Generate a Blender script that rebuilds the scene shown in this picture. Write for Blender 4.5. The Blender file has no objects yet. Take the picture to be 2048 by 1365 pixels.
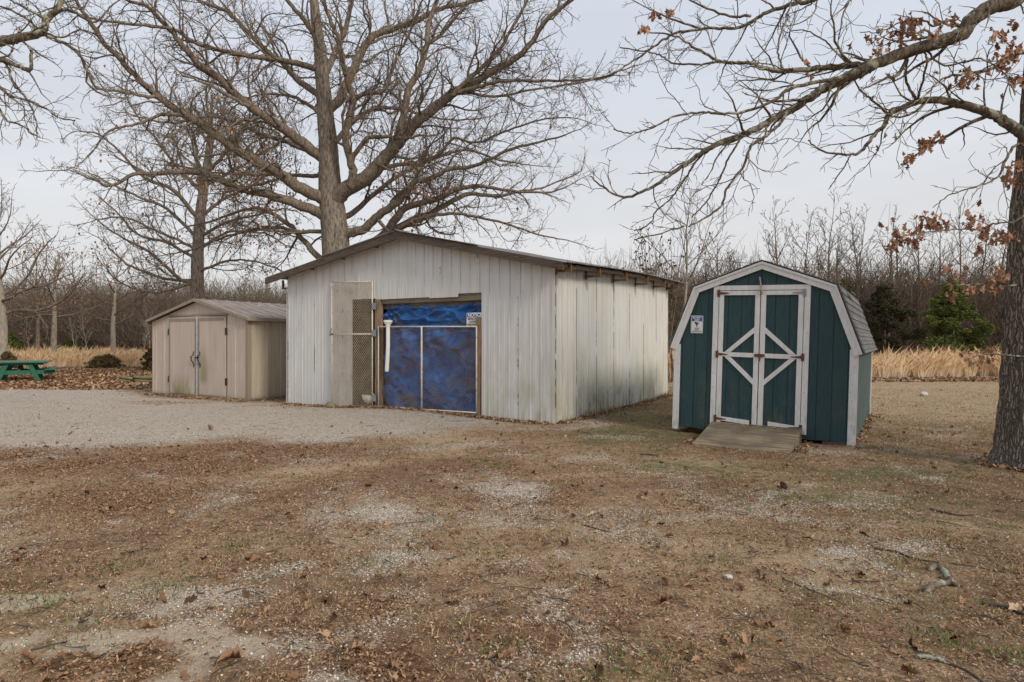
import bpy, math, random
import numpy as np
from mathutils import Vector, Matrix
R = math.radians
rng = np.random.default_rng(7)
random.seed(7)
scene = bpy.context.scene
COL = scene.collection

# ------------------------------------------------------------------ camera
F, CX, CY, CH = 1280.0, 1024.0, 682.0, 1.5
cam_d = bpy.data.cameras.new("camera")
cam = bpy.data.objects.new("camera", cam_d); COL.objects.link(cam)
cam_d.sensor_width = 36.0
cam_d.lens = 36.0 * F / 2048.0
cam_d.clip_start = 0.05
cam_d.clip_end = 3000
cam.location = (0, 0, CH)
cam.rotation_euler = (R(90), 0, 0)
scene.camera = cam
scene.render.resolution_x, scene.render.resolution_y = 1024, 682

# ------------------------------------------------------------------ world, sun, exposure
SUN_DIR = Vector((0.66 * math.cos(R(33)), -0.75 * math.cos(R(33)), math.sin(R(33)))).normalized()
SUN_EL = math.asin(SUN_DIR.z); SUN_AZ = math.atan2(SUN_DIR.x, SUN_DIR.y)
w = bpy.data.worlds.new("World"); scene.world = w; w.use_nodes = True
wt = w.node_tree; wt.nodes.clear()
def wn(t, **k):
    n = wt.nodes.new(t)
    for a, b in k.items(): setattr(n, a, b)
    return n
wo = wn('ShaderNodeOutputWorld'); wb = wn('ShaderNodeBackground')
wb.inputs['Strength'].default_value = 0.099
sky = wn('ShaderNodeTexSky', sky_type='NISHITA', sun_disc=False)
sky.sun_elevation = SUN_EL; sky.sun_rotation = SUN_AZ
sky.dust_density = 3.0; sky.air_density = 1.0
tc = wn('ShaderNodeTexCoord'); sep = wn('ShaderNodeSeparateXYZ')
wt.links.new(tc.outputs['Generated'], sep.inputs[0])
ramp = wn('ShaderNodeValToRGB')
cr = ramp.color_ramp
cr.elements[0].position = 0.0; cr.elements[0].color = (6.2, 6.1, 5.95, 1)
cr.elements[1].position = 1.0; cr.elements[1].color = (6.2, 6.6, 7.2, 1)
for p, c in ((0.10, (6.2, 6.15, 6.1)), (0.22, (6.0, 6.08, 6.3)), (0.42, (5.6, 5.95, 6.6))):
    e = cr.elements.new(p); e.color = (*c, 1)
wt.links.new(sep.outputs['Z'], ramp.inputs['Fac'])
mp = wn('ShaderNodeMapping'); mp.inputs['Scale'].default_value = (1.2, 1.2, 5.0)
wt.links.new(tc.outputs['Generated'], mp.inputs[0])
nz = wn('ShaderNodeTexNoise'); nz.inputs['Scale'].default_value = 2.2; nz.inputs['Detail'].default_value = 5
nz.inputs['Roughness'].default_value = 0.55
wt.links.new(mp.outputs[0], nz.inputs['Vector'])
mr = wn('ShaderNodeMapRange'); mr.inputs['From Min'].default_value = 0.3; mr.inputs['From Max'].default_value = 0.7
mr.inputs['To Min'].default_value = 0.94; mr.inputs['To Max'].default_value = 1.05
wt.links.new(nz.outputs['Fac'], mr.inputs['Value'])
mul = wn('ShaderNodeVectorMath', operation='SCALE')
wt.links.new(ramp.outputs[0], mul.inputs[0]); wt.links.new(mr.outputs[0], mul.inputs['Scale'])
mix = wn('ShaderNodeMix', data_type='RGBA'); mix.inputs['Factor'].default_value = 0.9
wt.links.new(sky.outputs[0], mix.inputs['A']); wt.links.new(mul.outputs[0], mix.inputs['B'])
wt.links.new(mix.outputs['Result'], wb.inputs['Color']); wt.links.new(wb.outputs[0], wo.inputs[0])

sd = bpy.data.lights.new("sun", 'SUN'); sd.energy = 1.5; sd.angle = R(12); sd.color = (1.0, 0.93, 0.82)
so = bpy.data.objects.new("sun", sd); COL.objects.link(so)
so.rotation_euler = (-SUN_DIR).to_track_quat('-Z', 'Y').to_euler()
so.location = (20, -20, 20)
scene.view_settings.view_transform = 'Standard'
scene.view_settings.look = 'None'
scene.view_settings.exposure = 0.40
scene.view_settings.gamma = 1.0
scene.render.engine = 'CYCLES'
scene.cycles.max_bounces = 6
scene.cycles.diffuse_bounces = 3
scene.cycles.transparent_max_bounces = 4

# ------------------------------------------------------------------ helpers
def PX(px, py, D):                       # point seen at photo pixel (px,py) at depth D
    return np.array([(px - CX) / F * D, D, CH - (py - CY) / F * D])
def GP(px, py, z=0.0):                   # point of level z seen at that pixel
    D = (CH - z) * F / (py - CY)
    return np.array([(px - CX) / F * D, D, z])

def tag(o, label=None, cat=None, group=None, kind=None):
    if label: o['label'] = label
    if cat: o['category'] = cat
    if group: o['group'] = group
    if kind: o['kind'] = kind
    return o
def empty(name, loc=(0, 0, 0), rot=(0, 0, 0)):
    o = bpy.data.objects.new(name, None); COL.objects.link(o)
    o.location = loc; o.rotation_euler = rot; o.empty_display_size = 0.2
    return o
def link_mesh(name, me, mat, parent=None, smooth=False):
    if mat is not None: me.materials.append(mat)
    if smooth: me.polygons.foreach_set('use_smooth', [True] * len(me.polygons))
    o = bpy.data.objects.new(name, me); COL.objects.link(o)
    if parent is not None: o.parent = parent
    return o
def fast_mesh(name, V, Fc, tint=None):
    """V (n,3), Fc list of (m,k) int arrays (uniform k each)"""
    if isinstance(Fc, np.ndarray): Fc = [Fc]
    Fc = [f for f in Fc if len(f)]
    me = bpy.data.meshes.new(name)
    V = np.asarray(V, dtype=np.float32)
    me.vertices.add(len(V)); me.vertices.foreach_set('co', V.ravel())
    nl = sum(f.size for f in Fc); npoly = sum(len(f) for f in Fc)
    me.loops.add(nl); me.polygons.add(npoly)
    me.loops.foreach_set('vertex_index', np.concatenate([f.ravel() for f in Fc]).astype(np.int32))
    starts = []; s = 0
    for f in Fc:
        starts.append(s + np.arange(len(f)) * f.shape[1]); s += f.size
    me.polygons.foreach_set('loop_start', np.concatenate(starts).astype(np.int32))
    me.update(calc_edges=True)
    if tint is not None:
        a = me.attributes.new('tint', 'FLOAT', 'POINT'); a.data.foreach_set('value', np.asarray(tint, dtype=np.float32))
    return me

class MB:
    def __init__(s): s.v = []; s.f = []
    def add(s, vs, fs):
        b = len(s.v); s.v += [tuple(p) for p in vs]; s.f += [tuple(i + b for i in f) for f in fs]; return s
    def box(s, x0, x1, y0, y1, z0, z1):
        return s.add([(x0,y0,z0),(x1,y0,z0),(x1,y1,z0),(x0,y1,z0),(x0,y0,z1),(x1,y0,z1),(x1,y1,z1),(x0,y1,z1)],
                     [(0,3,2,1),(4,5,6,7),(0,1,5,4),(1,2,6,5),(2,3,7,6),(3,0,4,7)])
    def prism(s, poly, y0, y1):          # polygon in x,z extruded along y (poly counter-clockwise seen from -y)
        n = len(poly)
        vs = [(x, y0, z) for x, z in poly] + [(x, y1, z) for x, z in poly]
        fs = [tuple(range(n)), tuple(range(2*n-1, n-1, -1))]
        for i in range(n):
            j = (i+1) % n; fs.append((i, i+n, j+n, j))
        return s.add(vs, fs)
    def bar(s, a, b, w, t, up=(0, 0, 1)):  # rectangular bar from a to b, width w, thickness t
        a = Vector(a); b = Vector(b); d = (b-a).normalized(); up = Vector(up)
        x = d.cross(up)
        if x.length < 1e-4: x = d.cross(Vector((1, 0, 0)))
        x.normalize(); y = x.cross(d)
        c = [(-1,-1),(1,-1),(1,1),(-1,1)]
        vs = [a + x*(i*w/2) + y*(j*t/2) for i, j in c] + [b + x*(i*w/2) + y*(j*t/2) for i, j in c]
        return s.add(vs, [(3,2,1,0),(4,5,6,7),(0,1,5,4),(1,2,6,5),(2,3,7,6),(3,0,4,7)])
    def tube(s, pts, radii, n=8, caps=True):
        V, Q = tube(np.array(pts, float), np.array(radii, float), n)
        b = len(s.v)
        s.v += [tuple(p) for p in V]; s.f += [tuple(int(i)+b for i in q) for q in Q]
        if caps:
            s.f.append(tuple(b+i for i in range(n-1, -1, -1))); m = len(V)
            s.f.append(tuple(b+m-n+i for i in range(n)))
        return s
    def build(s, name, mat, parent=None, smooth=False, bevel=0.0):
        me = bpy.data.meshes.new(name); me.from_pydata(s.v, [], s.f); me.update()
        o = link_mesh(name, me, mat, parent, smooth)
        if bevel:
            m = o.modifiers.new('bevel', 'BEVEL'); m.width = bevel; m.segments = 2; m.limit_method = 'ANGLE'
        return o

def tube(P, rad, n):
    m = len(P)
    T = np.gradient(P, axis=0); T /= (np.linalg.norm(T, axis=1, keepdims=True) + 1e-9)
    ref = np.array([0.13, 0.31, 0.94]) if abs(T[0][2]) < 0.8 else np.array([0.95, 0.2, 0.1])
    N = np.cross(T, ref); N /= (np.linalg.norm(N, axis=1, keepdims=True) + 1e-9)
    B = np.cross(T, N)
    a = np.arange(n) * 2*math.pi/n
    V = P[:, None, :] + rad[:, None, None] * (np.cos(a)[None, :, None]*N[:, None, :] + np.sin(a)[None, :, None]*B[:, None, :])
    i = np.arange(m-1)[:, None]*n; j = np.arange(n)[None, :]; k = (np.arange(n)+1) % n
    Q = np.stack([i+j, i+k[None, :], i+n+k[None, :], i+n+j], axis=-1).reshape(-1, 4)
    return V.reshape(-1, 3), Q

def tubes_mesh(name, branches, sides=(8, 6, 4, 3, 3)):
    Vs, Qs, base, T = [], [], 0, []
    for P, r, lev in branches:
        n = sides[min(lev, len(sides)-1)]
        V, Q = tube(P, r, n)
        Vs.append(V); Qs.append(Q + base); base += len(V)
    return fast_mesh(name, np.concatenate(Vs), np.concatenate(Qs))

# 2-d value noise for laying out ground cover
_H = np.random.default_rng(3).random((256, 256))
def vnoise(x, y):
    xi = np.floor(x).astype(int); yi = np.floor(y).astype(int); fx = x-xi; fy = y-yi
    fx = fx*fx*(3-2*fx); fy = fy*fy*(3-2*fy)
    g = lambda a, b: _H[a % 256, b % 256]
    return (g(xi, yi)*(1-fx)+g(xi+1, yi)*fx)*(1-fy) + (g(xi, yi+1)*(1-fx)+g(xi+1, yi+1)*fx)*fy
def fbm(x, y, o=4):
    s = 0; a = 0.5; t = 0
    for i in range(o):
        s = s + a*vnoise(x*2**i+17*i, y*2**i+31*i); t += a; a *= 0.55
    return s/t
def sstep(a, b, x):
    t = np.clip((x-a)/(b-a), 0, 1); return t*t*(3-2*t)

# ------------------------------------------------------------------ materials
def new_mat(name):
    m = bpy.data.materials.new(name); m.use_nodes = True
    nt = m.node_tree; nt.nodes.clear()
    return m, NT(nt)
class NT:
    def __init__(s, nt):
        s.nt = nt; s.out = s.n('ShaderNodeOutputMaterial'); s.b = s.n('ShaderNodeBsdfPrincipled')
        s.l(s.b.outputs[0], s.out.inputs[0]); s.b.inputs['Roughness'].default_value = 0.85
        s.b.inputs['Specular IOR Level'].default_value = 0.3
        s.tc = s.n('ShaderNodeTexCoord')
    def n(s, t, **k):
        n = s.nt.nodes.new(t)
        for a, b in k.items(): setattr(n, a, b)
        return n
    def l(s, a, b): s.nt.links.new(a, b)
    def val(s, x, sock):
        if isinstance(x, (int, float)): sock.default_value = x
        elif isinstance(x, tuple): sock.default_value = (*x, 1) if len(x) == 3 and sock.type == 'RGBA' else x
        else: s.l(x, sock)
    def obj(s, scale=(1, 1, 1), loc=(0, 0, 0)):
        m = s.n('ShaderNodeMapping'); m.inputs['Scale'].default_value = scale; m.inputs['Location'].default_value = loc
        s.l(s.tc.outputs['Object'], m.inputs[0]); return m.outputs[0]
    def noise(s, vec, scale=5, det=4, rough=0.55, dist=0):
        n = s.n('ShaderNodeTexNoise'); s.l(vec, n.inputs['Vector'])
        n.inputs['Scale'].default_value = scale; n.inputs['Detail'].default_value = det
        n.inputs['Roughness'].default_value = rough; n.inputs['Distortion'].default_value = dist
        return n.outputs['Fac']
    def voro(s, vec, scale, out='Color', feature='F1', rnd=1.0):
        n = s.n('ShaderNodeTexVoronoi', feature=feature); s.l(vec, n.inputs['Vector'])
        n.inputs['Scale'].default_value = scale; n.inputs['Randomness'].default_value = rnd
        return n.outputs[out]
    def rng(s, x, a, b, c=0.0, d=1.0):
        n = s.n('ShaderNodeMapRange'); s.val(x, n.inputs['Value'])
        for k, v in zip(('From Min', 'From Max', 'To Min', 'To Max'), (a, b, c, d)): n.inputs[k].default_value = v
        return n.outputs[0]
    def math(s, op, a, b=0.0):
        n = s.n('ShaderNodeMath', operation=op); s.val(a, n.inputs[0]); s.val(b, n.inputs[1]); return n.outputs[0]
    def mix(s, f, a, b, mode='MIX'):
        n = s.n('ShaderNodeMix', data_type='RGBA', blend_type=mode)
        s.val(f, n.inputs['Factor']); s.val(a, n.inputs['A']); s.val(b, n.inputs['B']); return n.outputs['Result']
    def sepx(s, v):
        n = s.n('ShaderNodeSeparateXYZ'); s.l(v, n.inputs[0]); return n.outputs
    def attr(s, name, out='Fac'):
        n = s.n('ShaderNodeAttribute', attribute_name=name); return n.outputs[out]
    def ramp(s, f, stops):
        n = s.n('ShaderNodeValToRGB'); c = n.color_ramp
        c.elements[0].position = stops[0][0]; c.elements[0].color = (*stops[0][1], 1)
        c.elements[1].position = stops[-1][0]; c.elements[1].color = (*stops[-1][1], 1)
        for p, col in stops[1:-1]:
            e = c.elements.new(p); e.color = (*col, 1)
        s.val(f, n.inputs[0]); return n.outputs[0]
    def color(s, c): s.val(c, s.b.inputs['Base Color'])
    def bump(s, h, strength=0.3, dist=0.01):
        n = s.n('ShaderNodeBump'); n.inputs['Strength'].default_value = strength; n.inputs['Distance'].default_value = dist
        s.l(h, n.inputs['Height']); s.l(n.outputs[0], s.b.inputs['Normal'])

def mat_wood(name, c1, c2, c3=None, axis=0, scale=1.0, rough=0.9):
    m, t = new_mat(name)
    sc = [18*scale, 18*scale, 18*scale]; sc[axis] = 1.2*scale
    v = t.obj(tuple(sc)); g = t.noise(v, 3, 5, 0.6)
    big = t.noise(t.obj((2, 2, 2)), 1.3, 3)
    c = t.mix(t.rng(g, 0.35, 0.65), c1, c2)
    if c3: c = t.mix(t.rng(big, 0.45, 0.7), c, c3)
    t.color(c); t.b.inputs['Roughness'].default_value = rough; t.bump(g, 0.5, 0.004)
    return m

def mat_plain(name, c, rough=0.6, metal=0.0, var=0.12, scale=6, dirt=None):
    m, t = new_mat(name)
    n = t.noise(t.obj(), scale, 5, 0.6)
    col = t.mix(t.rng(n, 0.3, 0.7), tuple(x*(1-var) for x in c), tuple(min(1, x*(1+var)) for x in c))
    if dirt: col = t.mix(t.rng(t.noise(t.obj(), scale*2.3, 5, 0.7), 0.55, 0.68), col, dirt)
    t.color(col); t.b.inputs['Roughness'].default_value = rough; t.b.inputs['Metallic'].default_value = metal
    return m

def mat_bark(name, c1, c2, lichen=None, sc=6.0, bump=0.9, dist=0.03, lich=(0.55, 0.66)):
    m, t = new_mat(name)
    v = t.obj((sc, sc, sc*0.22))
    g = t.noise(v, 2.2, 5, 0.65, 0.6)
    c = t.mix(t.rng(g, 0.36, 0.62), c1, c2)
    if lichen:
        c = t.mix(t.rng(t.noise(t.obj(), 7, 5, 0.7), *lich), c, lichen)
    t.color(c); t.bump(g, bump, dist); t.b.inputs['Roughness'].default_value = 0.95
    t.b.inputs['Specular IOR Level'].default_value = 0.1
    return m

def mat_tint(name, stops, rough=0.9, spec=0.15, trans=0.0):
    m, t = new_mat(name)
    t.color(t.ramp(t.attr('tint'), stops)); t.b.inputs['Roughness'].default_value = rough
    t.b.inputs['Specular IOR Level'].default_value = spec
    return m

def mat_metal_wall(name, side=False):
    m, t = new_mat(name)
    o = t.tc.outputs['Object']; x, y, z = t.sepx(o)
    ax = y if side else x
    streak = t.noise(t.obj((5, 5, 0.35)), 2.5, 5, 0.6)
    broad = t.noise(t.obj((1.1, 1.1, 0.5)), 1.0, 3)
    base = t.mix(t.rng(streak, 0.3, 0.7), (0.56, 0.545, 0.515) if not side else (0.57, 0.55, 0.485),
                 (0.70, 0.69, 0.665) if not side else (0.71, 0.69, 0.63))
    base = t.mix(t.rng(broad, 0.4, 0.65, 0, 0.55), base, (0.58, 0.59, 0.60) if not side else (0.66, 0.66, 0.66))
    # yellow-green mildew, stronger low down
    low = t.rng(z, 0.15, 1.5, 1.0, 0.0)
    mn = t.noise(t.obj((2.4, 2.4, 0.8), (5, 5, 5)), 1.6, 5, 0.6)
    msk = t.math('MULTIPLY', low, t.rng(mn, 0.42, 0.62))
    if not side: msk = t.math('MULTIPLY', msk, t.rng(x, 4.2, 6.6, 0.18, 0.8))
    else: msk = t.math('MULTIPLY', msk, 0.75)
    base = t.mix(msk, base, (0.40, 0.37, 0.22))
    if side:
        gl = t.math('MULTIPLY', t.rng(z, 0.1, 0.75, 1, 0), t.rng(t.noise(t.obj((5, 5, 1.5), (2, 1, 4)), 1.7, 6, 0.7), 0.47, 0.6))
        gl = t.math('MULTIPLY', gl, t.math('MULTIPLY', t.rng(y, 0.8, 1.6), t.rng(y, 3.6, 4.6, 1, 0.25)))
        base = t.mix(t.math('MULTIPLY', gl, .75), base, (0.15, 0.145, 0.12))
    # seams: dark line of missing paint near each sheet lap
    per = 0.92 if not side else 0.92
    ph = t.math('FRACT', t.math('DIVIDE', t.math('ADD', ax, 0.435), per))
    seam = t.math('MULTIPLY', t.rng(t.math('ABSOLUTE', t.math('SUBTRACT', ph, 0.5)), 0.010, 0.018, 1, 0),
                  t.rng(t.noise(t.obj((1.5, 1.5, 1.1), (3, 0, 1)), 1.5, 5, 0.8), 0.43 if side else 0.54, 0.49 if side else 0.58))
    base = t.mix(seam, base, (0.10, 0.115, 0.12))
    rp = t.math('FRACT', t.math('DIVIDE', t.math('ADD', ax, 0.03), 0.23))
    rl = t.math('MULTIPLY', t.rng(t.math('ABSOLUTE', t.math('SUBTRACT', rp, 0.5)), 0.03, 0.09, 1, 0), t.rng(t.noise(t.obj((3, 3, .7), (8, 2, 1)), 1.5, 5, .75), .40 if not side else .36, .62 if not side else .54, 0, .45 if not side else .85))
    base = t.mix(rl, base, (0.21, 0.19, 0.165))
    drip = t.math('MULTIPLY', t.rng(t.noise(t.obj((26, 26, .5), (2, 5, 9)), 1.5, 4, .6), .55, .68), t.rng(t.noise(t.obj((1.3, 1.3, .9), (7, 7, 7)), 1.3, 4), .45, .6, 0, .5))
    base = t.mix(drip, base, (0.36, 0.33, 0.28))
    # paint chips, long and narrow
    chip = t.rng(t.noise(t.obj((16, 16, 3.0), (1, 7, 2)), 2.0, 6, 0.72), 0.735, 0.75)
    base = t.mix(chip, base, (0.07, 0.08, 0.085))
    # rust flecks
    rust = t.rng(t.noise(t.obj((11, 11, 2.5), (9, 3, 3)), 1.8, 5, 0.7), 0.70 if side else 0.73, 0.77)
    base = t.mix(t.math('MULTIPLY', rust, 0.75), base, (0.42, 0.22, 0.09))
    t.color(base); t.b.inputs['Roughness'].default_value = 0.55
    t.bump(t.noise(t.obj((3, 3, 1)), 1.6, 2), 0.35, 0.02)
    return m

M = {}
M['white_front'] = mat_metal_wall('painted_metal_front')
M['white_side'] = mat_metal_wall('painted_metal_side', True)
def _roof():
    m, t = new_mat('rusty_roof_metal')
    n = t.noise(t.obj((0.5, 2.5, 0.5)), 1.3, 6, 0.65)
    c = t.mix(t.rng(n, 0.46, 0.6), (0.26, 0.27, 0.28), (0.17, 0.115, 0.08))
    c = t.mix(t.rng(t.noise(t.obj((1, 6, 1), (3, 3, 3)), 3, 5, 0.7), 0.58, 0.66), c, (0.34, 0.13, 0.06))
    t.color(c); t.b.inputs['Roughness'].default_value = 0.5; t.b.inputs['Metallic'].default_value = 0.25
    return m
M['roof_metal'] = _roof()
M['old_wood'] = mat_wood('weathered_grey_wood', (0.16, 0.12, 0.09), (0.30, 0.24, 0.18), (0.20, 0.18, 0.16))
M['old_wood_v'] = mat_wood('weathered_post_wood', (0.17, 0.11, 0.07), (0.36, 0.25, 0.16), None, axis=2)
M['fascia'] = mat_wood('dark_fascia_wood', (0.05, 0.036, 0.027), (0.15, 0.11, 0.078), (0.09, 0.075, 0.062))
M['orange_wood'] = mat_wood('raw_bracket_wood', (0.10, 0.06, 0.035), (0.24, 0.145, 0.075), None)
M['dark_inside'] = mat_wood('shade_darkened_boards', (0.03, 0.02, 0.014), (0.08, 0.05, 0.03), (0.12, 0.05, 0.02), axis=2)  # board colour lowered to near black to paint in the interior shade
M['wire'] = mat_plain('galvanised_wire', (0.58, 0.49, 0.36), 0.5, 0.3, 0.35, 3, (0.30, 0.15, 0.06))
M['wire_rusty'] = mat_plain('rusted_wire', (0.34, 0.24, 0.14), 0.6, 0.2, 0.4, 3, (0.20, 0.10, 0.05))
M['gate_frame'] = mat_plain('painted_gate_pipe', (0.62, 0.57, 0.47), 0.6, 0.0, 0.15, 5, (0.36, 0.18, 0.07))
M['grey_metal'] = mat_plain('grey_hinge_metal', (0.28, 0.31, 0.33), 0.45, 0.6)
M['rust'] = mat_plain('rusty_iron', (0.16, 0.07, 0.04), 0.85, 0.2, 0.4, 25)
M['pvc'] = mat_plain('white_pvc', (0.78, 0.77, 0.74), 0.4, 0, 0.06)
M['dark_iron'] = mat_plain('dark_iron', (0.035, 0.033, 0.03), 0.6, 0.3)
def _tarp():
    m, t = new_mat('blue_tarpaulin')
    n = t.noise(t.obj((1, 1, 1)), 2.0, 7, 0.72, 1.2)
    c = t.mix(t.rng(t.noise(t.obj((3, 3, 3)), 1.5, 4), 0.35, 0.65), (0.008, 0.065, 0.23), (0.022, 0.16, 0.47))
    c = t.mix(t.rng(n, 0.50, 0.60, 0, 0.6), c, (0.16, 0.125, 0.10))
    c = t.mix(t.rng(t.noise(t.obj((6, 6, 6), (4, 4, 4)), 2, 4), 0.7, 0.74), c, (0.32, 0.16, 0.06))
    t.color(c); t.b.inputs['Roughness'].default_value = 0.38; t.b.inputs['Specular IOR Level'].default_value = 0.5
    t.bump(t.noise(t.obj((3.0, 3.0, 5.5)), 2.6, 6, 0.65, 1.5), 0.8, 0.06)
    return m
M['tarp'] = _tarp()
def _t111(name, c1, c2, pale):
    m, t = new_mat(name)
    g = t.noise(t.obj((14, 14, 1.3)), 3, 5, 0.6)
    h = t.noise(t.obj((3, 3, 40)), 1.5, 3)
    c = t.mix(t.rng(g, 0.3, 0.7), c1, c2)
    z = t.sepx(t.tc.outputs['Object'])[2]
    st = t.math('MULTIPLY', t.rng(t.noise(t.obj((2.6, 2.6, 1.4), (4, 0, 0)), 1.6, 6, 0.72), 0.52, 0.68), t.rng(z, 0.1, 1.5, 1, 0.12))
    c = t.mix(t.math('MULTIPLY', st, 0.75), c, pale)
    foot = t.math('MULTIPLY', t.rng(z, 0.0, 0.16, 1, 0), t.rng(t.noise(t.obj((9, 9, 9)), 1.5, 5, 0.7), 0.6, 0.66))
    c = t.mix(foot, c, (0.22, 0.15, 0.09))
    t.color(c); t.b.inputs['Roughness'].default_value = 0.75; t.bump(h, 0.35, 0.003)
    return m
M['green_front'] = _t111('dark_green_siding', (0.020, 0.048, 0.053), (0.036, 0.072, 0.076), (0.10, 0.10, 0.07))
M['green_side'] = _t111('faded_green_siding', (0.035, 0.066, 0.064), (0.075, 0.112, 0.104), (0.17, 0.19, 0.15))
def _trim():
    m, t = new_mat('white_painted_trim')
    g = t.noise(t.obj((10, 10, 2)), 2, 5, 0.6)
    c = t.mix(t.rng(g, 0.3, 0.7), (0.58, 0.57, 0.555), (0.72, 0.71, 0.70))
    z = t.sepx(t.tc.outputs['Object'])[2]
    d = t.math('MULTIPLY', t.rng(z, -0.05, 0.7, 1, 0), t.rng(t.noise(t.obj((8, 8, 2)), 2, 6, 0.7), 0.5, 0.62))
    c = t.mix(t.math('MULTIPLY', d, 0.6), c, (0.26, 0.23, 0.15))
    c = t.mix(t.rng(t.noise(t.obj((9, 9, 6), (2, 2, 2)), 2.5, 6, 0.75), 0.69, 0.71), c, (0.14, 0.11, 0.09))
    t.color(c); t.b.inputs['Roughness'].default_value = 0.7; t.bump(g, 0.2, 0.003)
    return m
M['trim'] = _trim()
def _shingle():
    m, t = new_mat('grey_asphalt_shingles')
    x, y, z = t.sepx(t.tc.outputs['Object'])
    row = t.math('DIVIDE', z, 0.135)
    rf = t.math('FRACT', row); ri = t.math('FLOOR', row)
    ph = t.math('ADD', t.math('DIVIDE', y, 0.30), t.math('MULTIPLY', ri, 0.37))
    tab = t.math('FRACT', ph); ti = t.math('FLOOR', ph)
    cmb = t.n('ShaderNodeCombineXYZ'); t.l(ti, cmb.inputs[0]); t.l(ri, cmb.inputs[1])
    wn_ = t.n('ShaderNodeTexWhiteNoise', noise_dimensions='2D'); t.l(cmb.outputs[0], wn_.inputs['Vector'])
    c = t.mix(wn_.outputs['Value'], (0.115, 0.11, 0.107), (0.19, 0.183, 0.177))
    c = t.mix(t.rng(t.noise(t.obj((20, 20, 3)), 2, 4), 0.4, 0.7, 0, 0.5), c, (0.13, 0.125, 0.12))
    c = t.mix(t.math('MAXIMUM', t.rng(rf, 0.06, 0.10, 0.85, 0), t.rng(tab, 0.02, 0.035, 0.6, 0)), c, (0.05, 0.05, 0.05))
    t.color(c); t.b.inputs['Roughness'].default_value = 0.95
    t.bump(t.noise(t.obj(), 160, 2), 0.3, 0.003)
    return m
M['shingle'] = _shingle()
M['roof_edge_gap_shade'] = mat_plain('dark_roof_edge_gap_shade', (0.03, 0.032, 0.035), 0.8)  # dark roof edge colour, reused as painted shade in door gaps
def _tan(name, c1, c2, algae=False):
    m, t = new_mat(name)
    g = t.noise(t.obj((6, 6, 0.4)), 2, 4, 0.6); b = t.noise(t.obj((1, 1, 0.6)), 1.3, 3)
    c = t.mix(t.rng(g, 0.3, 0.7), c1, c2)
    c = t.mix(t.rng(b, 0.5, 0.7, 0, 0.4), c, tuple(x*0.82 for x in c1))
    x, y, z = t.sepx(t.tc.outputs['Object'])
    if algae:
        a = t.math('MULTIPLY', t.rng(z, 0.05, 0.62, 1, 0), t.rng(t.noise(t.obj((9, 9, 1.2), (1, 0, 0)), 1.9, 5, 0.6), 0.36, 0.52))
        a = t.math('MULTIPLY', a, t.math('MULTIPLY', t.rng(x, 0.86, 1.02), t.rng(x, 1.6, 1.82, 1, 0)))
        a2 = t.math('MULTIPLY', t.math('MULTIPLY', t.rng(x, 2.1, 2.2), t.rng(x, 2.35, 2.5, 1, 0)),
                    t.math('MULTIPLY', t.rng(z, 0.3, 0.5), t.rng(z, 0.7, 1.5, 0.7, 0)))
        c = t.mix(t.math('MAXIMUM', a, a2), c, (0.21, 0.20, 0.07))
    grime = t.math('MULTIPLY', t.rng(z, 0.0, 0.14, 0.7, 0), 1.0)
    c = t.mix(t.math('MULTIPLY', grime, t.rng(g, 0.3, 0.6)), c, (0.16, 0.14, 0.10))
    t.color(c); t.b.inputs['Roughness'].default_value = 0.55
    return m
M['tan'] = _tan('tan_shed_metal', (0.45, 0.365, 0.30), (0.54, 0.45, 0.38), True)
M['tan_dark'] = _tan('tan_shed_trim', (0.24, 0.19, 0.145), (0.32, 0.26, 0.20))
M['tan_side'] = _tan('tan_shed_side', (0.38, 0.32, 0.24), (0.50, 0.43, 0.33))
def _tanroof():
    m, t = new_mat('stained_tan_roof')
    c = t.mix(t.rng(t.noise(t.obj((0.9, 9, 1)), 1.6, 5, 0.65), 0.42, 0.62), (0.20, 0.165, 0.14), (0.36, 0.31, 0.275))
    c = t.mix(t.rng(t.noise(t.obj((0.6, 14, 1), (2, 2, 0)), 1.6, 4, 0.6), 0.66, 0.7), c, (0.62, 0.60, 0.58))
    t.color(c); t.b.inputs['Roughness'].default_value = 0.6
    return m
M['tan_roof'] = _tanroof()
M['ramp'] = mat_wood('weathered_ramp_plywood', (0.12, 0.09, 0.055), (0.33, 0.27, 0.18), (0.13, 0.10, 0.07), axis=0, scale=0.45)
M['block'] = mat_plain('old_brick_block', (0.13, 0.065, 0.045), 0.9, 0, 0.3, 20)
M['green_paint'] = mat_plain('worn_green_paint', (0.022, 0.135, 0.082), 0.6, 0, 0.2, 8, (0.10, 0.14, 0.09))
M['green_top'] = mat_plain('mossy_table_top', (0.13, 0.17, 0.12), 0.9, 0, 0.25, 12)
M['timber'] = mat_wood('mossy_landscape_timber', (0.16, 0.14, 0.07), (0.29, 0.25, 0.14), (0.13, 0.12, 0.06), axis=0)
M['sign_white'] = mat_plain('sign_white', (0.72, 0.72, 0.70), 0.4, 0, 0.04)
M['sign_blue'] = mat_plain('sign_blue', (0.015, 0.06, 0.26), 0.4, 0, 0.05)
M['sign_black'] = mat_plain('sign_black', (0.025, 0.025, 0.03), 0.5, 0, 0.05)
M['sign_letter'] = mat_plain('sign_letter_white', (0.8, 0.8, 0.8), 0.4, 0, 0.02)
M['feather'] = mat_plain('white_feathers', (0.74, 0.71, 0.64), 0.9, 0, 0.12, 30)
M['comb'] = mat_plain('red_comb', (0.45, 0.03, 0.02), 0.6)
M['beak'] = mat_plain('yellow_beak', (0.50, 0.33, 0.08), 0.5)
M['bark_oak'] = mat_bark('white_oak_bark', (0.09, 0.07, 0.054), (0.33, 0.275, 0.22), None, 9.0)
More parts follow.
